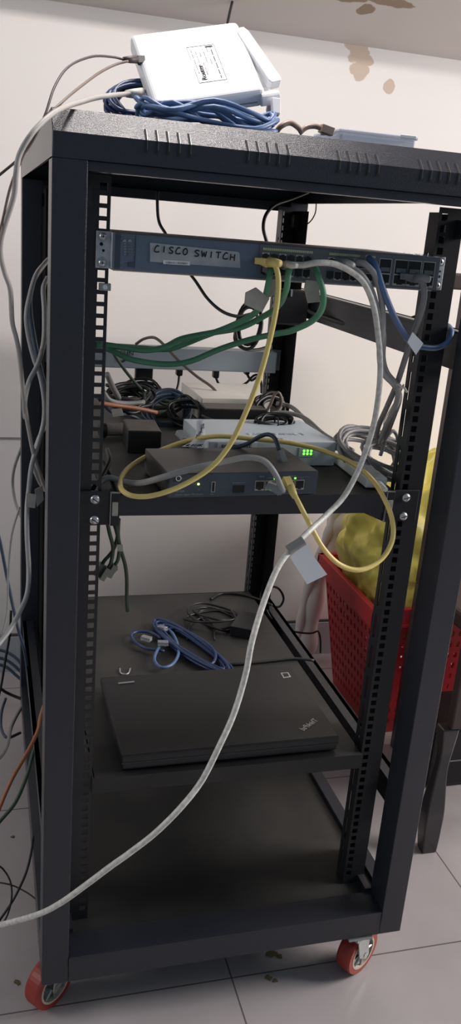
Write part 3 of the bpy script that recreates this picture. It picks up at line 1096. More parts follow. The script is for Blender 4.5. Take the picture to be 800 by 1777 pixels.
# frosted plastic case
pA, pB = P(592, 246, .06), P(716, 250, .06)
pcx = thing('plastic_case', 'flat frosted plastic case lying on the right of the rack top', 'case', ((pA.x + pB.x) / 2, .10, ZT))
MB().box(pA.x - .006, pB.x, .05, .15, ZT + .0005, ZT + .020).build('tray', CLEARB, pcx, bevel=.003)
MB().box(pA.x - .008, pB.x + .002, .048, .152, ZT + .020, ZT + .0245).build('lid', CLEARB, pcx, bevel=.0015)
MB().box(pB.x - .025, pB.x - .001, .0475, .05, ZT + .021, ZT + .026).build('latch', WHT, pcx, bevel=.001)
# connectors lying on the top
cable('brown cable end arching on the rack top right of the router', [(480, 228, .06), (488, 219, .05), (503, 213, .05), (517, 221, .05), (524, 230, .05)], TAN, .0036, name='connector_cable')
cable('knotted brown connector lead beside the frosted case on the rack top', [(520, 231, .05), (532, 221, .05), (546, 219, .05), (556, 222, .05)], TAN, .0034, name='connector_cable',
      ends=(None, dict(m=TAN, w=.014, h=.010, l=.018)))

# ------------------------------------------------------------------ cables on top and at the left
YL = -.02
t = cable('thin black power lead looping down left from the white router', [(236, 103, .07), (215, 103, .06), (196, 99, .05), (160, 98, .0), (120, 115, -.05), (95, 150, -.09), (76, 205, -.12), (45, 262, -.13), (0, 303, -.14), (-20, 318, -.14)], C_DKBR, .0014, name='power_lead',
          ends=(dict(m=BLKP, w=.008, h=.008, l=.012, boot=C_DKBR, bl=.020, br=.0042), None))
cable('thin grey lead running from the router jack down past the left corner', [(222, 106, .06), (200, 112, .05), (173, 126, .02), (140, 150, -.03), (110, 175, -.07), (80, 205, -.10), (55, 240, -.12), (36, 280, -.12), (18, 325, -.12), (4, 385, -.12), (-8, 430, -.12)], C_BROWN, .0016, name='power_lead')
cable('white network cable draped over the left corner and down to the floor', [(246, 162, .06), (222, 163, .05), (175, 168, .0), (140, 177, -.04), (112, 186, -.085), (85, 202, -.12), (55, 232, -.14), (34, 268, -.14), (28, 300, -.14), (24, 340, -.13), (10, 385, -.12), (2, 414, -.11), (1, 442, -.1), (8, 473, -.09), (18, 504, -.08), (21, 557, -.06), (28, 586, -.05), (34, 619, -.03), (42, 695, .0), (51, 751, .03), (60, 794, .05), (74, 836, .08), (80, 850, .10)], C_GREYW, .0030,
      ends=(dict(m=BOOTC, boot=C_WHITE, bl=.022, br=.0058), None))
cable('thin black cable rising up the wall behind the white router', [Vector((.02, .62, 1.330)), Vector((.05, .72, 1.36)), P(385, 100, .85), P(393, 50, .92), P(399, 20, .97), P(405, -5, 1.02), P(410, -30, 1.05)], C_BLACK, .0030)
# left bundle of cables in the open side
cable('grey cable hanging down the left side beside the white tags', [(84, 450, .25), (75, 460, .2), (62, 478, .12), (52, 512, .08), (46, 546, .06), (49, 580, .06), (59, 622, .06), (70, 653, .06), (77, 695, .06), (76, 732, .06), (66, 771, .05), (55, 808, .04), (50, 850, .03), (47, 881, .02), (47, 928, .0), (50, 990, -.02), (47, 1031, -.04), (34, 1062, -.06), (19, 1090, -.08), (0, 1115, -.10), (-15, 1130, -.12)], C_GREY, .0033)
cable('pale grey cable curving in the left side opening behind the post', [(82, 482, .16), (75, 501, .12), (77, 540, .10), (76, 591, .08), (66, 631, .04), (51, 661, .02), (43, 695, .0), (44, 725, .02)], C_GREY, .0033)
cable('slate blue cable in the left side opening', [(80, 455, .25), (62, 480, .16), (54, 505, .14), (52, 535, .12), (58, 580, .12), (70, 639, .12), (78, 672, .14), (82, 690, .16)], C_SLATE, .0033)
cable('pale cable tied behind the left post above the floor tiles', [(80, 735, .16), (66, 765, .08), (58, 800, .06), (66, 830, .08), (78, 850, .12)], C_GREY, .0033)
cable('thin grey cable bowing against the wall beside the rear left post', [(45, 760, .78), (36, 780, .80), (25, 812, .84), (22, 840, .86), (27, 872, .84), (38, 900, .80), (46, 915, .78)], C_GREY2, .0035)
# tags on that bundle
def flag(label, pts, y, m, thick=.0012, group=None, curl=0.0, name='cable_tag'):
    q = [P(u, v, y) for (u, v) in pts]
    c_ = sum(q, Vector()) / len(q)
    b = MB()
    n_ = len(q)
    vs_ = [v + Vector((0, curl * (i % 2), 0)) for i, v in enumerate(q)]
    b.add([v for v in vs_] + [v + Vector((0, thick, 0)) for v in vs_], [tuple(range(n_)), tuple(range(2 * n_ - 1, n_ - 1, -1))] + [(i, i + n_, (i + 1) % n_ + n_, (i + 1) % n_) for i in range(n_)])
    o = b.build(name, m, None, bevel=.0003)
    for v in o.data.vertices:
        v.co -= c_
    o.location = c_
    return tag(o, label, 'tag', group)
flag('yellowed square paper tag on the cables left of the front post', [(46, 856), (63, 858), (61, 882), (45, 880)], .015, OLDP)
flag('grey folded tag behind the yellowed one at the left side', [(60, 850), (74, 842), (76, 868), (64, 880)], .06, C_GREY2)
# floor and wall cables at lower left
cable('dark blue straight cable falling down at the left edge', [(-12, 900, .5), (0, 940, .5), (16, 1022, .5), (31, 1090, .5), (44, 1137, .52), (52, 1210, .55)], C_SLATE, .0032)
cable('thin black cable hanging straight at the left edge of the picture', [(19, 1060, .7), (17, 1100, .7), (9, 1147, .7), (2, 1190, .7), (-8, 1230, .7)], C_BLACK, .0028)
cable('thin pale cable dropping at the far left', [(34, 880, .3), (20, 930, .3), (14, 1000, .3), (12, 1060, .3), (2, 1105, .3)], C_GREY, .0020)
for i, (dv, w_) in enumerate(((0, 0), (14, 2), (26, 4))):
    cable(['upper', 'middle', 'lower'][i] + ' dark blue cable lying by the skirting at the left', [(-15, 1125 + dv, .92), (10, 1131 + dv, .92), (28, 1142 + dv + w_, .91), (42, 1158 + dv, .9), (60, 1175 + dv, .88)], C_SLATE, .0042)
cable('black cable on the floor under the dark blue ones', [(-10, 1185, .75), (5, 1198, .75), (20, 1206, .75), (40, 1214, .74), (60, 1222, .72)], C_BLACK, .0036)
cable('dusty grey cable loop on the floor at the left', [(40, 1222, .7), (20, 1260, .6), (10, 1300, .5), (-15, 1330, .45)], C_GREY2, .0042)
cable('dark cable arc on the floor tiles at the left edge', [(10, 1212, .72), (3, 1235, .68), (2, 1262, .6), (12, 1280, .55), (35, 1272, .6)], C_SLATE, .0032)
cable('orange cable leaving the rack at lower left', [(76, 1225, .30), (70, 1245, .26), (65, 1270, .22), (45, 1310, .18), (22, 1350, .14), (4, 1390, .12), (-12, 1430, .1)], C_ORG, .0034)
cable('green cable beside the orange one at lower left', [(72, 1270, .3), (58, 1305, .24), (47, 1345, .2), (27, 1392, .16), (0, 1425, .14), (-15, 1445, .12)], C_GREEN2, .0034)
cable('thin black cable crossing the lower left floor', [(58, 1450, .15), (55, 1475, .14), (45, 1515, .12), (25, 1558, .10), (0, 1596, .08), (-15, 1615, .06)], C_BLACK, .0022)
cable('thin black cable arc at the lower left edge', [(-12, 1497, .12), (5, 1508, .12), (18, 1530, .11), (20, 1560, .09), (11, 1592, .08), (-10, 1622, .06)], C_BLACK, .0016)
cable('thin brown cable along the floor at lower left', [(-10, 1530, .1), (20, 1536, .12), (45, 1548, .14), (62, 1560, .16)], C_BROWN, .0014)
# brown cable shadow cast by the long white one needs no object

# ------------------------------------------------------------------ cables of the switch
YS = SY - .004
gp = dict(m=BOOTC)
cable('long white cable running from the switch down across the rack front to the floor', [(497, 459, SY - .020), (525, 460, -.05), (550, 456, -.06), (580, 458, -.06), (610, 472, -.06), (632, 492, -.06), (648, 530, -.06), (656, 580, -.06), (660, 640, -.06), (655, 700, -.06), (645, 750, -.06), (625, 808, -.06), (598, 860, -.07), (565, 895, -.09), (538, 920, -.12), (510, 948, -.14), (482, 985, -.16), (457, 1047, -.18), (437, 1114, -.20), (426, 1171, -.20), (406, 1238, -.21), (381, 1294, -.22), (350, 1355, -.22), (315, 1400, -.23), (270, 1445, -.23), (225, 1480, -.23), (190, 1505, -.23), (150, 1535, -.22), (105, 1567, -.20), (65, 1587, -.18), (0, 1605, -.15), (-40, 1612, -.12)], C_WHITE, .0040,
      ends=(dict(m=BOOTC, d=(-.35, .95, 0), boot=C_WHITE, bl=.02), None))
cable('light grey cable from the switch joining the bundle by the right rail', [(600, 456, SY - .018), (612, 466, -.05), (628, 478, -.055), (645, 505, -.055), (656, 545, -.055), (665, 580, -.05), (664, 620, -.04), (672, 648, -.03), (690, 672, -.02), (688, 700, .0), (672, 735, .05), (660, 765, .10)], C_GREY, .0043,
      ends=(dict(m=BOOTC, d=(-.2, 1, .1), boot=C_WHITE, bl=.018), None))
cable('grey cable next to the blue one, dropping from the switch', [(620, 455, SY - .018), (635, 460, -.05), (652, 480, -.055), (662, 520, -.055), (664, 570, -.055), (659, 610, -.05), (664, 645, -.04), (684, 668, -.02), (693, 690, .0), (682, 725, .04), (668, 762, .10)], C_GREY, .0043,
      ends=(dict(m=BOOTC, d=(-.2, 1, .1)), None))
cable('grey cable from the far right switch port down to the grey coil', [(722, 482, SY - .020), (733, 490, -.05), (736, 515, -.055), (728, 550, -.05), (714, 588, -.04), (700, 632, -.03), (688, 668, -.01), (672, 705, .03), (655, 745, .08), (655, 770, .12)], C_GREY2, .0042,
      ends=(dict(m=BOOTC, d=(-.6, .8, 0), boot=C_GREY2, bl=.02, br=.0062), None))
cable('blue cable from the switch looping behind the right rail', [(640, 448, SY - .012), (652, 462, -.05), (664, 500, -.06), (682, 545, -.06), (700, 577, -.055), (716, 597, -.04), (738, 603, -.03), (760, 603, -.02), (778, 592, -.02), (783, 575, -.01), (778, 566, .02)], C_BLUE, .0042,
      ends=(dict(m=BOOTC, d=(-.2, 1, 0)), None))
cable('yellow cable looping from the switch round to the charcoal router', [(468, 455, SY - .022), (477, 459, -.05), (483, 485, -.055), (480, 530, -.055), (468, 590, -.055), (450, 655, -.055), (428, 712, -.055), (400, 770, -.05), (365, 812, -.045), (315, 843, -.045), (265, 860, -.04), (228, 860, -.03), (209, 845, .0), (216, 820, .05), (245, 797, .10), (290, 777, .13), (330, 764, .135), (380, 757, .125), (440, 762, .118), (500, 768, .112), (560, 782, .10), (610, 803, .05), (645, 832, -.01), (668, 868, -.05), (681, 905, -.06), (680, 940, -.07), (660, 972, -.08), (625, 989, -.09), (590, 980, -.09), (560, 950, -.09), (535, 905, -.08), (516, 868, -.065), (504, 846, -.045)], C_YEL, .0037, k=8,
      ends=(dict(m=C_YEL, d=(-.5, .85, 0), boot=C_YEL, bl=.018, br=.0058), dict(m=C_YEL, d=(-.1, .6, .35), l=.018, boot=C_YEL, bl=.018, br=.0055)))
cable('upper green cable from the switch to the left rail', [(503, 462, SY - .014), (500, 480, -.05), (496, 505, -.045), (482, 532, -.03), (450, 553, .0), (415, 569, .02), (365, 578, .04), (315, 588, .06), (286, 602, .07), (253, 608, .075), (215, 603, .08), (188, 599, .08), (165, 597, .08)], C_GREEN, .0041,
      ends=(dict(m=BOOTC, d=(-.2, 1, 0)), None))
cable('middle green cable behind the square tag', [(470, 468, SY - .014), (466, 490, -.045), (458, 520, -.03), (440, 545, -.01), (400, 566, .02), (350, 585, .05), (323, 596, .07), (290, 606, .08), (240, 604, .085), (190, 600, .085), (165, 598, .085)], C_GREEN, .0041,
      ends=(dict(m=BOOTC, d=(-.2, 1, 0)), None))
cable('lower green cable sweeping right in a wide bend under the switch', [(546, 462, SY - .014), (553, 480, -.05), (561, 510, -.055), (558, 537, -.05), (540, 558, -.04), (505, 574, -.02), (480, 579, .0), (431, 590, .03), (381, 606, .05), (330, 627, .06), (286, 632, .07), (233, 625, .07), (205, 614, .075), (188, 606, .08), (165, 600, .08)], C_GREEN, .0042,
      ends=(dict(m=BOOTC, d=(-.2, 1, 0)), None))
# tags on the switch cables
flag('crumpled square tape tag on the middle green cable', [(445, 499), (468, 518), (455, 542), (425, 529), (427, 508)], -.04, OLDP, .004)
flag('whitish tape tag on the green cable under the switch', [(532, 486), (553, 488), (556, 524), (535, 526), (529, 500)], -.04, OLDP, .004)
flag('narrow tape strip between the yellow and green cables under the switch', [(462, 490), (478, 488), (476, 512), (460, 520)], -.03, OLDP, .003)
flag('white barcode tag wrapped on the blue cable', [(716, 576), (735, 596), (722, 616), (707, 594)], -.068, PAPER, .001)
MB_ = MB()
t = thing('cable_tag', 'large white paper tag on the long white cable, centre of the photo', 'tag', P(520, 960, -.145))
yy = -.147
q = [P(u, v, yy) for (u, v) in ((503, 967), (527, 944), (536, 946), (541, 955), (542, 962), (568, 997), (533, 1014))]
b = MB()
n_ = len(q)
b.add(q + [v + Vector((0, .0006, 0)) for v in q], [tuple(range(n_)), tuple(range(2 * n_ - 1, n_ - 1, -1))] + [(i, i + n_, (i + 1) % n_ + n_, (i + 1) % n_) for i in range(n_)])
b.build('paper', PAPER, t)
a_, b_ = P(500, 955, -.148), P(527, 938, -.148)
MB().cyl(a_, b_, .0068, 14).build('tape_wrap', mat('grey_tape_wrap', (140, 140, 136), .4), t)

# grey coil at the right of the upper shelf
gc = P(640, 790, .16)
coil('grey cable coil heaped at the right edge of the upper shelf', (gc.x, .15, gc.z + .008), (.058, .0, -.012), (.006, .05, .020), 8, .0034, C_GREY2, .16, drift=(.01, 0, .004), seed=12, name='coiled_cable')
coil('small grey cable loops on top of the heaped coil by the right rail', (gc.x + .014, .10, gc.z + .010), (.046, .0, -.014), (.002, .02, .020), 4, .0032, C_GREY, .2, seed=21, name='coiled_cable')
cable('grey cable strand arching by the right rail over the coil', [(660, 790, .12), (672, 758, .11), (682, 748, .11), (690, 760, .11), (690, 790, .12), (680, 810, .13)], C_GREY2, .0032)
cable('pair strand of grey cable running from behind the firewall to the coil', [(455, 722, .36), (490, 716, .36), (528, 725, .34), (560, 752, .28), (590, 770, .22), (612, 782, .18)], C_GREY2, .0042)
cable('second grey strand running from the rear post to the coil', [(480, 700, .40), (505, 706, .38), (524, 722, .35), (545, 745, .30), (575, 770, .24), (600, 790, .18)], C_GREY2, .0042)
cable('thin white cord beside the coil near the right rail', [(700, 668, .02), (690, 690, .1), (668, 728, .2), (668, 745, .2), (680, 760, .2)], C_WHITE, .0014, name='thin_cord')
cable('small white tie knot on the bundled grey cables', [(684, 668, -.02), (692, 667, -.03), (696, 672, -.025), (690, 675, -.02), (700, 672, -.015), (706, 680, -.01)], C_WHITE, .0018, name='cable_tie')

# cables on and around the charcoal router
cable('grey cable lying over the charcoal router ending in a clear plug', [(160, 850, .02), (172, 838, .03), (190, 829, .03), (215, 836, .02), (245, 838, .0), (290, 826, -.03), (340, 812, -.035), (395, 800, -.035), (430, 794, -.04), (458, 800, -.045), (476, 820, -.05), (488, 845, -.052), (491, 853, -.05)], C_GREY, .0043,
      ends=(None, dict(m=BOOTC, d=(-.75, .5, .25), l=.024, h=.010)))
cable('slate blue cable with a loose clear plug above the charcoal router', [(400, 778, .115), (425, 772, .11), (450, 758, .10), (466, 754, .09), (478, 762, .07), (485, 782, .05)], C_SLATE, .0034,
      ends=(None, dict(m=BOOTC, d=(.2, -.35, -.6), l=.024)))
cable('grey cable stub with a clear plug lying beside the curled paper', [(345, 784, .15), (330, 770, .16), (322, 762, .17)], C_GREY, .0030,
      ends=(None, dict(m=BOOTC, l=.02)))

cable('black cable resting along the right side beam behind the switch cables', [(520, 530, .6), (552, 546, .55), (611, 564, .42), (674, 564, .3), (728, 549, .2)], C_BLACK, .0045)
# black cables behind
cable('black cable hanging from the rack top behind the switch to the knot', [(274, 330, .6), (273, 350, .6), (276, 385, .6), (290, 410, .58), (310, 450, .56), (338, 486, .5), (360, 518, .45), (385, 540, .4), (412, 549, .35), (436, 545, .3)], C_BLACK, .0030)
cable('black cable looping from under the rack top behind the port side', [(535, 333, .5), (505, 345, .48), (478, 355, .45), (462, 372, .43), (457, 395, .42), (463, 420, .42), (470, 440, .42)], C_BLACK, .0032)
cable('thin black wire at the rear right post below the top', [(549, 352, .68), (547, 370, .68), (538, 385, .68), (524, 395, .68), (519, 412, .68), (523, 425, .68)], C_BLACK, .0014, name='thin_cord')
coil('black cable loops hanging beside the rear right post below the switch', P(432, 565, .35), (.022, 0, .006), (0, .01, .034), 2.6, .0030, C_BLACK, .14, seed=5)
cable('black cable from the loops across to the rear right rail', [(412, 560, .36), (408, 590, .38), (425, 606, .42), (450, 606, .5), (468, 600, .6)], C_BLACK, .0030)
ap = thing('power_adapter', 'black wall adapter hanging at the rear right post under the switch', 'adapter', P(508, 535, .52))
a_, b_ = P(486, 502, .5), P(532, 566, .5)
MB().box(a_.x, b_.x, .50, .53, b_.z, a_.z).build('case', BLKP, ap, bevel=.004)
MB().box(a_.x + .008, a_.x + .011, .497, .5, a_.z - .010, a_.z + .001).box(a_.x + .022, a_.x + .025, .497, .5, a_.z - .012, a_.z + .001).build('pin', SCREW, ap)
cable('brown cable arching over the power strip and down to the white carton', [(236, 597, .66), (250, 588, .64), (268, 586, .62), (285, 599, .6), (308, 624, .58), (340, 652, .56), (368, 672, .54), (383, 692, .52)], C_BROWN, .0030)
cable('dark cable slanting down from the green cables at the left', [(196, 612, .30), (215, 640, .35), (238, 668, .42), (262, 690, .48), (290, 703, .5), (330, 706, .5), (360, 704, .5)], C_GREEN2, .0028)
cable('grey flat cable at the left behind the front rail', [(186, 650, .25), (196, 672, .3), (206, 690, .35)], C_GREY2, .0050)
coil('black cable loops under the left end of the power strip', P(245, 682, .60), (.036, 0, .004), (0, .02, .018), 3.5, .0030, C_BLACK, .18, seed=31)
coil('slate blue cable coil behind the small adapter', P(292, 712, .45), (.040, .01, .004), (-.004, .03, .024), 7, .0034, C_SLATE, .14, seed=14)
coil('dark green cable coil heaped at the back left of the upper shelf', P(262, 702, .52), (.055, .0, 0), (.0, .03, .012), 5, .0032, C_GREEN2, .2, seed=51)
coil('black cord coil between the cable tangle and the white carton', P(325, 715, .42), (.030, .0, 0), (.0, .03, .014), 4, .0030, C_BLACK, .25, seed=52)
coil('black cable tangle at the left end of the upper shelf', P(225, 690, .42), (.036, .01, 0), (0, .03, .010), 6, .0034, C_BLACK, .25, seed=15)
coil('black cord bundle tied on top of the white firewall', P(476, 733, .27), (.030, .0, 0), (0, .012, .008), 5, .0030, C_BLACK, .2, seed=16, tie=(P(480, 733, .262), (1, 0, 0), .011))
coil('black cord coil at the foot of the rear right post', P(468, 706, .42), (.026, .01, .0), (0, .014, .016), 5, .0034, C_BLACK, .25, seed=17)
cable('brown grey cord loop standing at the rear right post', [(462, 715, .38), (470, 700, .38), (476, 685, .38), (484, 682, .38), (488, 695, .38), (484, 712, .38), (480, 730, .33)], C_BROWN, .0030)
cable('black cord trailing over the firewall top', [(350, 722, .34), (385, 735, .3), (420, 740, .28), (450, 738, .26)], C_BLACK, .0028)
cable('dark cable lying along the shelf behind the tangle', [(185, 668, .45), (220, 680, .5), (262, 692, .5), (300, 698, .5), (345, 705, .5)], C_GREEN2, .0034)
cable('grey cable lying across the tangle at the left of the shelf', [(178, 678, .30), (190, 694, .30), (215, 700, .32), (250, 698, .34)], C_GREY2, .0042)
cable('orange cable lying at the back left of the upper shelf', [(176, 700, .24), (205, 704, .27), (240, 709, .29), (272, 716, .31)], C_ORG, .0036)
cable('dark cable lying in front of the orange one behind the left rail', [(170, 690, .3), (195, 715, .34), (230, 722, .4), (262, 740, .4)], C_SLATE, .0032)
flag('small white printed sticker hanging from the orange cable', [(193, 711), (211, 708), (215, 721), (196, 724)], .262, OLDP, .0006)
rc = PZ(190, 752, .862)
cc = thing('connector_block', 'dusty grey cylindrical connector behind the left rail on the shelf', 'connector', (rc.x, rc.y, .858))
MB().cyl(Vector((rc.x - .01, rc.y, .868)), Vector((rc.x + .045, rc.y + .01, .868)), .011, 18).build('barrel', DUSTP, cc, smooth=False, bevel=.002)
MB().cyl(Vector((rc.x - .016, rc.y - .002, .868)), Vector((rc.x - .008, rc.y, .868)), .013, 18).build('collar', BLKP, cc)
cable('dark cable curling behind the left shelf bracket', [(160, 850, .01), (168, 838, .02), (178, 826, .04), (190, 800, .06), (186, 780, .10)], C_BLACK, .0034)
cable('black cable slanting at the left end of the shelf', [(178, 800, .08), (188, 820, .05), (196, 840, .03), (204, 862, .004)], C_BLACK, .0034)

# dangling plugs under the left end of the upper shelf
ends_ = dict(m=mat('dusty_clear_plug', (130, 130, 118), .3, 0), l=.020)
cable('dusty green cable with plug hanging left under the upper shelf', [(186, 905, .02), (190, 925, .02), (196, 950, .02), (193, 975, .02), (188, 985, .02)], C_GREEN2, .0028, ends=(None, ends_))
cable('dusty green cable crossing to the left under the upper shelf', [(203, 905, .03), (204, 930, .03), (196, 955, .03), (182, 972, .03), (178, 978, .03)], C_GREEN2, .0028, ends=(None, ends_))
cable('dusty green cable with plug hanging in the middle under the upper shelf', [(198, 908, .025), (203, 925, .02), (207, 950, .02), (205, 970, .02), (200, 980, .02)], C_GREEN2, .0028, ends=(None, ends_))
cable('dark cable dropping from the upper shelf to the lower shelf', [(206, 900, .04), (205, 930, .04), (210, 955, .04), (217, 980, .04), (220, 1005, .04), (220, 1040, .04), (221, 1060, .05)], C_GREEN2, .0028)
flag('small pale tag on the hanging cables under the upper shelf', [(203, 945), (213, 945), (214, 957), (204, 957)], .015, OLDP, .001)

# ------------------------------------------------------------------ lower shelf
lp = thing('laptop', 'closed black laptop lying on the lower shelf', 'laptop', (.0, .12, .401))
zb_, zt_ = .4045, .4330
LM = Matrix.Translation((.003, .0, 0)) @ Matrix.Rotation(math.radians(.6), 4, 'Z')
lx0, lx1, ly0, ly1 = -.182, .180, .002, .250
MB().box(lx0 + .002, lx1 - .001, ly0 + .004, ly1 - .004, zb_, .4175, LM).build('base', LAPE, lp, bevel=.003)
MB().box(lx0, lx1, ly0, ly1, .4190, zt_, LM).build('lid', LAP, lp, bevel=.003)
MB().box(lx0 + .001, lx1 - .001, ly0 + .0015, ly1 - .002, .4170, .4195, LM).build('seam', LAPE, lp)
ft = MB()
for (x_, y_) in ((lx0 + .03, ly0 + .03), (lx1 - .03, ly0 + .03), (lx0 + .03, ly1 - .03), (lx1 - .03, ly1 - .03)):
    MB().cyl(Vector((x_, y_, .4011)), Vector((x_, y_, .4050)), .007, 14).build('foot', BLKP, lp)
o0, o1 = PZ(560, 1257, zt_ + .0004), PZ(536, 1274, zt_ + .0004)
dR = (o1 - o0)
text('ThinkPad', .0155, o0 + Vector((-.003, .012, 0)), dR, Vector((dR.y, -dR.x, 0)) * 1, SILV, lp, width=.044)
q = [PZ(u, v, zt_) for (u, v) in ((487, 1168), (500, 1167), (505, 1175), (492, 1177))]
lo = MB()
lo.add(q + [v + Vector((0, 0, .0005)) for v in q], [(0, 1, 2, 3), (7, 6, 5, 4), (0, 4, 5, 1), (1, 5, 6, 2), (2, 6, 7, 3), (3, 7, 4, 0)])
lo.build('square_badge', SILV, lp)
c_ = sum(q, Vector()) / 4
q2 = [c_ + (v - c_) * .68 + Vector((0, 0, .0008)) for v in q]
MB().add(q2 + [v + Vector((0, 0, .0002)) for v in q2], [(0, 1, 2, 3), (7, 6, 5, 4), (0, 4, 5, 1), (1, 5, 6, 2), (2, 6, 7, 3), (3, 7, 4, 0)]).build('badge_inset', LAP, lp)
a_, b_ = PZ(205, 1186, zt_ + .001), PZ(233, 1183, zt_ + .001)
MB().cyl(a_, b_, .0016, 8).build('hinge_strip', SILV, lp)
q = [PZ(u, v, .403) for (u, v) in ((208, 1160), (209, 1167), (216, 1170), (223, 1168), (226, 1160))]
tag(MB().tube(cr(q), .0013, 8).build('wire_clip', SILV, None, smooth=True), 'small silver curved clip on the shelf behind the laptop', 'clip')

hc = PZ(300, 1120, .41)
t = thing('coiled_cable', 'dark blue cable hank on the lower shelf behind the laptop', 'cable', hc)
D0, D1 = PZ(278, 1082, .41), PZ(385, 1160, .41)
ax_ = (D1 - D0) / 2
ay_ = Vector((-ax_.y, ax_.x, 0)).normalized() * .028
q = coil_pts((D0 + D1) / 2 + Vector((0, 0, .004)), ax_, ay_, 8, .16, seed=8)
for v in q:
    v.z = .4045 + abs(v.z - .404) * .35
MB().tube(q, .0030, 8).build('cord', C_BLUE2, t, smooth=True)
q = [PZ(u, v, .412) for (u, v) in ((278, 1085), (300, 1100), (310, 1130), (300, 1152), (280, 1158), (268, 1145), (275, 1125), (290, 1112))]
MB().tube(cr(q), .0030, 8).build('cord', C_BLUE, t, smooth=True)
q = [PZ(u, v, .41) for (u, v) in ((285, 1130), (255, 1125), (235, 1115), (228, 1102), (240, 1096), (262, 1098), (280, 1108))]
MB().tube(cr(q), .0030, 8).build('cord', C_BLUE2, t, smooth=True)
plug(t, PZ(288, 1092, .418), (-.4, .6, -.1), BOOTC)
plug(t, PZ(292, 1116, .420), (-.8, .1, 0), BOOTC)
plug(t, PZ(262, 1110, .412), (-.5, .4, 0), BOOTC)
cable('dark cable on the lower shelf leaving the blue hank to the right', [PZ(388, 1153, .404), PZ(420, 1152, .404), PZ(470, 1147, .404), PZ(510, 1143, .404), PZ(545, 1146, .40)], C_BLACK, .0030)
cable('dark cable along the rear edge of the lower shelf', [PZ(365, 1040, .404), PZ(385, 1030, .404), PZ(420, 1032, .404), PZ(450, 1040, .404), PZ(472, 1050, .404)], C_BLACK, .0028)
cable('black cable loop hanging beyond the rear right post', [(452, 1050, .62), (455, 1025, .66), (470, 1018, .72), (484, 1022, .78), (492, 1038, .80), (486, 1052, .80), (474, 1053, .76)], C_BLACK, .0030)
cable('black cable running off the lower shelf toward the skirting', [(462, 1058, .62), (472, 1075, .62), (490, 1090, .66), (515, 1097, .72), (540, 1099, .8), (552, 1096, .84), (556, 1112, .86), (556, 1133, .86)], C_BLACK, .0026)
ad3, A3 = boxed('power_adapter', 'dusty black adapter at the back right of the lower shelf', 'adapter', .135, .43, .4015, .05, .085, .022, math.radians(-30), BLKP)
coil('black cord tangle at the back right of the lower shelf', (.10, .52, .408), (.05, .01, 0), (-.01, .05, 0), 4, .0026, C_BLACK, .25, seed=41, zfloor=.401)
cable('thin black cord across the back of the lower shelf', [PZ(325, 1110, .404), PZ(330, 1085, .404), PZ(352, 1072, .404), PZ(370, 1085, .404), PZ(372, 1110, .404)], C_BLACK, .0018)

# ------------------------------------------------------------------ white rolled sack against the wall
t = thing('rolled_sack', 'long white rolled plastic sack leaning on the wall beside the red basket', 'sack', P(525, 1120, 1.0) * 1)
q = [P(528, 1130, 1.02), P(534, 1085, 1.02), (P(548, 1020, 1.02)), P(566, 970, 1.01), P(583, 925, 1.0), P(598, 885, .99), P(612, 850, .98)]
q = cr(q, 5)
rs = [.030 + .005 * math.sin(i * .9) + .004 * math.sin(i * .37) for i in range(len(q))]
b = MB().tube(q, rs, 14)
b.build('sack', SACK, t, smooth=True)
q = [v + Vector((-.030, -.012, 0)) for v in q]
MB().tube(q, [.012 + .002 * math.sin(i * 1.3) for i in range(len(q))], 10).build('fold', SACK, t, smooth=True)
t.location.z = max(.0, t.location.z)
cable('thin white cord end hooked beside the rolled sack', [(565, 990, .95), (568, 1008, .95), (574, 1014, .95), (582, 1012, .95)], C_WHITE, .0028, name='thin_cord')

# ------------------------------------------------------------------ basket with yellow bag
bk = thing('laundry_basket', 'red perforated plastic basket behind the right side of the rack', 'basket', (.76, .76, 0))
bx0, bx1, by0, by1 = .575, .97, .635, .900     # bottom
tx0, tx1, ty0, ty1 = .520, 1.03, .590, .945    # rim
BH = .375
b = MB()
def bpt(s, u, h):
    """s side index, u along 0..1, h height 0..1"""
    f = h
    x0, x1 = bx0 + (tx0 - bx0) * f, bx1 + (tx1 - bx1) * f
    y0, y1 = by0 + (ty0 - by0) * f, by1 + (ty1 - by1) * f
    c = [(x0, y0), (x1, y0), (x1, y1), (x0, y1)]
    a_, d = c[s], c[(s + 1) % 4]
    return Vector((a_[0] + (d[0] - a_[0]) * u, a_[1] + (d[1] - a_[1]) * u, h * BH + .001))
for s, ncol in ((0, 22), (1, 14), (2, 22), (3, 14)):
    us = [0]
    for k in range(ncol):
        us += [(k + .32) / ncol, (k + .72) / ncol]
    us.append(1)
    hs = [0, .06]
    for k in range(9):
        hs += [.08 + k * .085, .08 + k * .085 + .040]
    hs = [0] + [h for h in hs[2:]] + [1.0]
    nrm = [Vector((0, 1, 0)), Vector((-1, 0, 0)), Vector((0, -1, 0)), Vector((1, 0, 0))][s]
    b.cells(us, hs, lambda i, j: not (i % 2 == 1 and j % 2 == 1), 0, .003, lambda u, v, t_, s=s, nrm=nrm: bpt(s, u, v) + nrm * t_)
b.box(bx0, bx1, by0, by1, .001, .005)
b.build('body', BASK, bk)
rim = MB()
z_ = BH
rr = [(tx0, ty0), (tx1, ty0), (tx1, ty1), (tx0, ty1)]
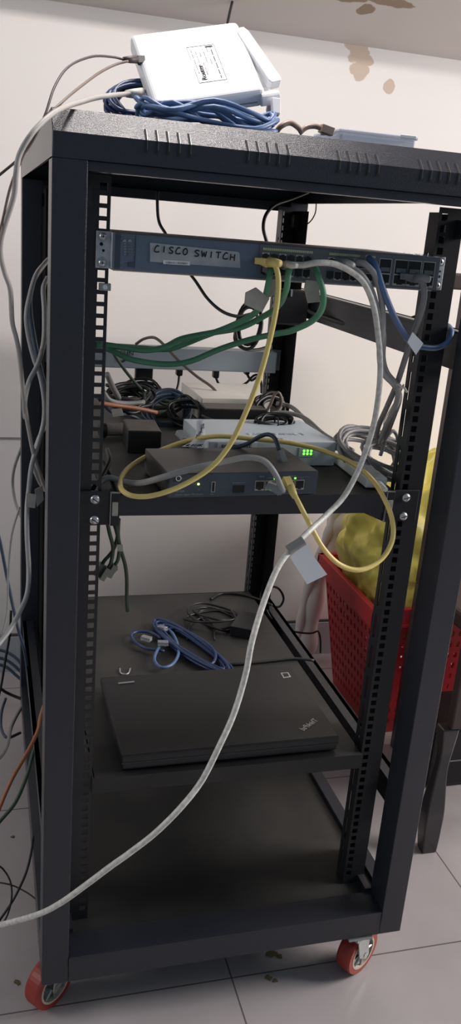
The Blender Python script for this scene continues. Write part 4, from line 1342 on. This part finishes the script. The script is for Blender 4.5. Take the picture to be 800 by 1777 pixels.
for i in range(4):
    a_, d = rr[i], rr[(i + 1) % 4]
    n_ = [(0, -1), (1, 0), (0, 1), (-1, 0)][i]
    x0, x1 = sorted((a_[0], d[0]))
    y0, y1 = sorted((a_[1], d[1]))
    if i % 2 == 0:
        rim.box(x0 - .012, x1 + .012, *sorted((y0, y0 + n_[1] * .012)), z_ - .045, z_ - .003)
        rim.box(x0 - .012, x1 + .012, *sorted((y0 - n_[1] * .003, y0 + n_[1] * .012)), z_ - .003, z_ + .002)
    else:
        rim.box(*sorted((x0, x0 + n_[0] * .012)), y0 - .012, y1 + .012, z_ - .045, z_ - .003)
        rim.box(*sorted((x0 - n_[0] * .003, x0 + n_[0] * .012)), y0 - .012, y1 + .012, z_ - .003, z_ + .002)
rim.build('rim', BASK, bk, bevel=.003)

def blob(name, m, c, rad, fold, seed, label, cat, zmin=None, squash=None):
    me = bpy.data.meshes.new(name)
    bm = bmesh.new()
    bmesh.ops.create_icosphere(bm, subdivisions=6, radius=1)
    sd = Vector((seed * 3.1, seed * 1.7, seed * .9))
    for v in bm.verts:
        d = v.co.normalized()
        # folds gather toward the knot at the top
        ang = math.atan2(d.y, d.x)
        top = max(0, d.z)
        w = 1 + .10 * noise.noise(d * 1.6 + sd) + .03 * noise.noise(d * 3 + sd)
        w += fold * math.sin(ang * 9 + 5 * noise.noise(d * 2.2 + sd)) * top ** .8 * .40
        w += fold * .45 * (abs(noise.noise(Vector((d.x * 3 + d.z * 2, d.y * 3, d.z * 1.5)) + sd)) - .2)
        w += fold * .18 * abs(noise.noise(d * 9 + sd))
        q = Vector((d.x * rad[0] * w, d.y * rad[1] * w, d.z * rad[2] * w))
        if top > .85:
            q.z += (top - .85) * rad[2] * 1.1
            q.x *= 1 - (top - .85) * 3
            q.y *= 1 - (top - .85) * 3
        q += Vector(c)
        if zmin is not None:
            q.z = max(q.z, zmin)
            f = min(1, q.z / BH)
            ex = max(0, q.z - BH - .004) * .35
            lo_, hi_ = bx0 + (tx0 - bx0) * f + .009 - ex, bx1 + (tx1 - bx1) * f - .009 + ex
            q.x = min(max(q.x, lo_ + .02 * max(0, noise.noise(d * 5 + sd))), hi_)
            lo_, hi_ = by0 + (ty0 - by0) * f + .009 - ex, by1 + (ty1 - by1) * f - .009 + ex
            q.y = min(max(q.y, lo_ + .02 * max(0, noise.noise(d * 5 + sd))), hi_)
        v.co = q - Vector(c)
    bm.to_mesh(me)
    bm.free()
    me.materials.append(m)
    for p_ in me.polygons:
        p_.use_smooth = True
    o = bpy.data.objects.new(name, me)
    COL.objects.link(o)
    o.location = c
    return tag(o, label, cat)
blob('plastic_bag', BAG, (.765, .765, .44), (.268, .190, .245), .26, 3, 'large stuffed yellow plastic bag bulging out of the red basket', 'bag', zmin=.012)

# ------------------------------------------------------------------ dark wooden chair and black box at the right
ch = thing('wooden_chair', 'dark brown wooden armchair standing right of the rack, mostly out of view', 'chair', (.80, .35, 0))
# front left leg, curved
lg_ = [P(745, 1481, .19), P(752, 1430, .195), P(760, 1385, .21), P(768, 1345, .225), P(777, 1305, .24), P(783, 1265, .25)]
q = cr(lg_, 5)
b = MB()
vs_, fs_ = [], []
wd = [.021, .021, .020, .020, .021, .022]
for i, v in enumerate(q):
    t_ = i / (len(q) - 1)
    k = .0165 + .004 * math.sin(t_ * 7)
    for (a_, c_) in ((-1, -1), (1, -1), (1, 1), (-1, 1)):
        vs_.append(Vector((v.x + a_ * k, v.y + c_ * k * .8 + .012, max(.0, v.z))))
n_ = len(q)
fs_ = [(0, 1, 2, 3), tuple(4 * (n_ - 1) + k for k in (3, 2, 1, 0))]
for i in range(n_ - 1):
    for k in range(4):
        fs_.append((4 * i + k, 4 * i + (k + 1) % 4, 4 * i + 4 + (k + 1) % 4, 4 * i + 4 + k))
b.add(vs_, fs_)
b.build('leg', WOODG, ch, bevel=.003)
for (x_, y_) in ((1.05, .22), (.62, .56), (1.05, .56)):
    MB().box(x_ - .018, x_ + .018, y_ - .018, y_ + .018, 0, .45).build('leg', WOODG, ch, bevel=.004)
MB().box(.546, 1.07, .24, .262, .262, .585).build('front_panel', WOOD, ch, bevel=.004)
MB().box(.60, 1.07, .262, .56, .43, .47).build('seat', WOOD, ch, bevel=.008)
e_ = P(790, 477, .56)
MB().box(.566, 1.07, .55, .58, 1.125, 1.158).build('top_rail', WOOD, ch, bevel=.004)
for x_ in (.602, 1.03):
    MB().box(x_, x_ + .035, .552, .578, .45, 1.125).build('back_stile', WOOD, ch, bevel=.004)
for x_ in (.70, .80, .90):
    MB().box(x_, x_ + .03, .557, .572, .47, 1.125).build('back_slat', WOOD, ch, bevel=.002)
bxx = thing('black_crate', 'glossy black plastic box on the floor behind the chair leg', 'box', (.80, .42, 0))
MB().box(.612, .97, .395, .535, 0, .155).build('body', BLKP, bxx, bevel=.008)
MB().box(.606, .976, .389, .541, .155, .170).build('lid', BLKP, bxx, bevel=.004)
MB().box(.62, .96, .3935, .396, .07, .073).build('seam', STEEL, bxx)

# ------------------------------------------------------------------ debris on the floor
for i, (u, v, s_) in enumerate(((472, 1655, .010), (486, 1660, .006), (466, 1697, .006), (478, 1702, .005), (30, 1705, .006), (22, 1453, .004))):
    p = PZ(u, v, 0)
    rn = random.Random(i)
    n_ = 9
    pts = [(p.x + s_ * rn.uniform(.4, 1.2) * math.cos(2 * PI * k / n_), p.y + s_ * rn.uniform(.4, 1.2) * math.sin(2 * PI * k / n_)) for k in range(n_)]
    o = MB().prism(pts, .0002, .0016, axis='z').build('crumb', mat('brown_debris', (104, 92, 66), .9), None)
    where = ['larger brown leafy crumb on the floor under the rack front beam', 'small brown crumb right of the larger one under the rack front',
             'dark crumb nearest the camera on the floor in front of the rack', 'dark crumb beside the nearest one in front of the rack',
             'dark chip on the tiles left of the red caster', 'small dark speck on the tiles at the left edge'][i]
    tag(o, where, 'debris')

# families of look-alike things share a group phrase; each keeps its own label
GROUPS = {'network_cable': 'network and power cables strung around the rack', 'coiled_cable': 'coiled cables', 'power_plug': 'black plugs under the power strip',
          'cable_tag': 'paper and tape tags on the cables', 'power_adapter': 'small black adapters', 'crumb': 'crumbs on the floor', 'power_lead': 'thin leads to the white router',
          'connector_cable': 'brown connector leads on the rack top', 'thin_cord': 'thin cords'}
for o in list(COL.objects):
    k = o.name.split('.')[0]
    if o.parent is None and k in GROUPS and 'label' in o:
        o['group'] = GROUPS[k]
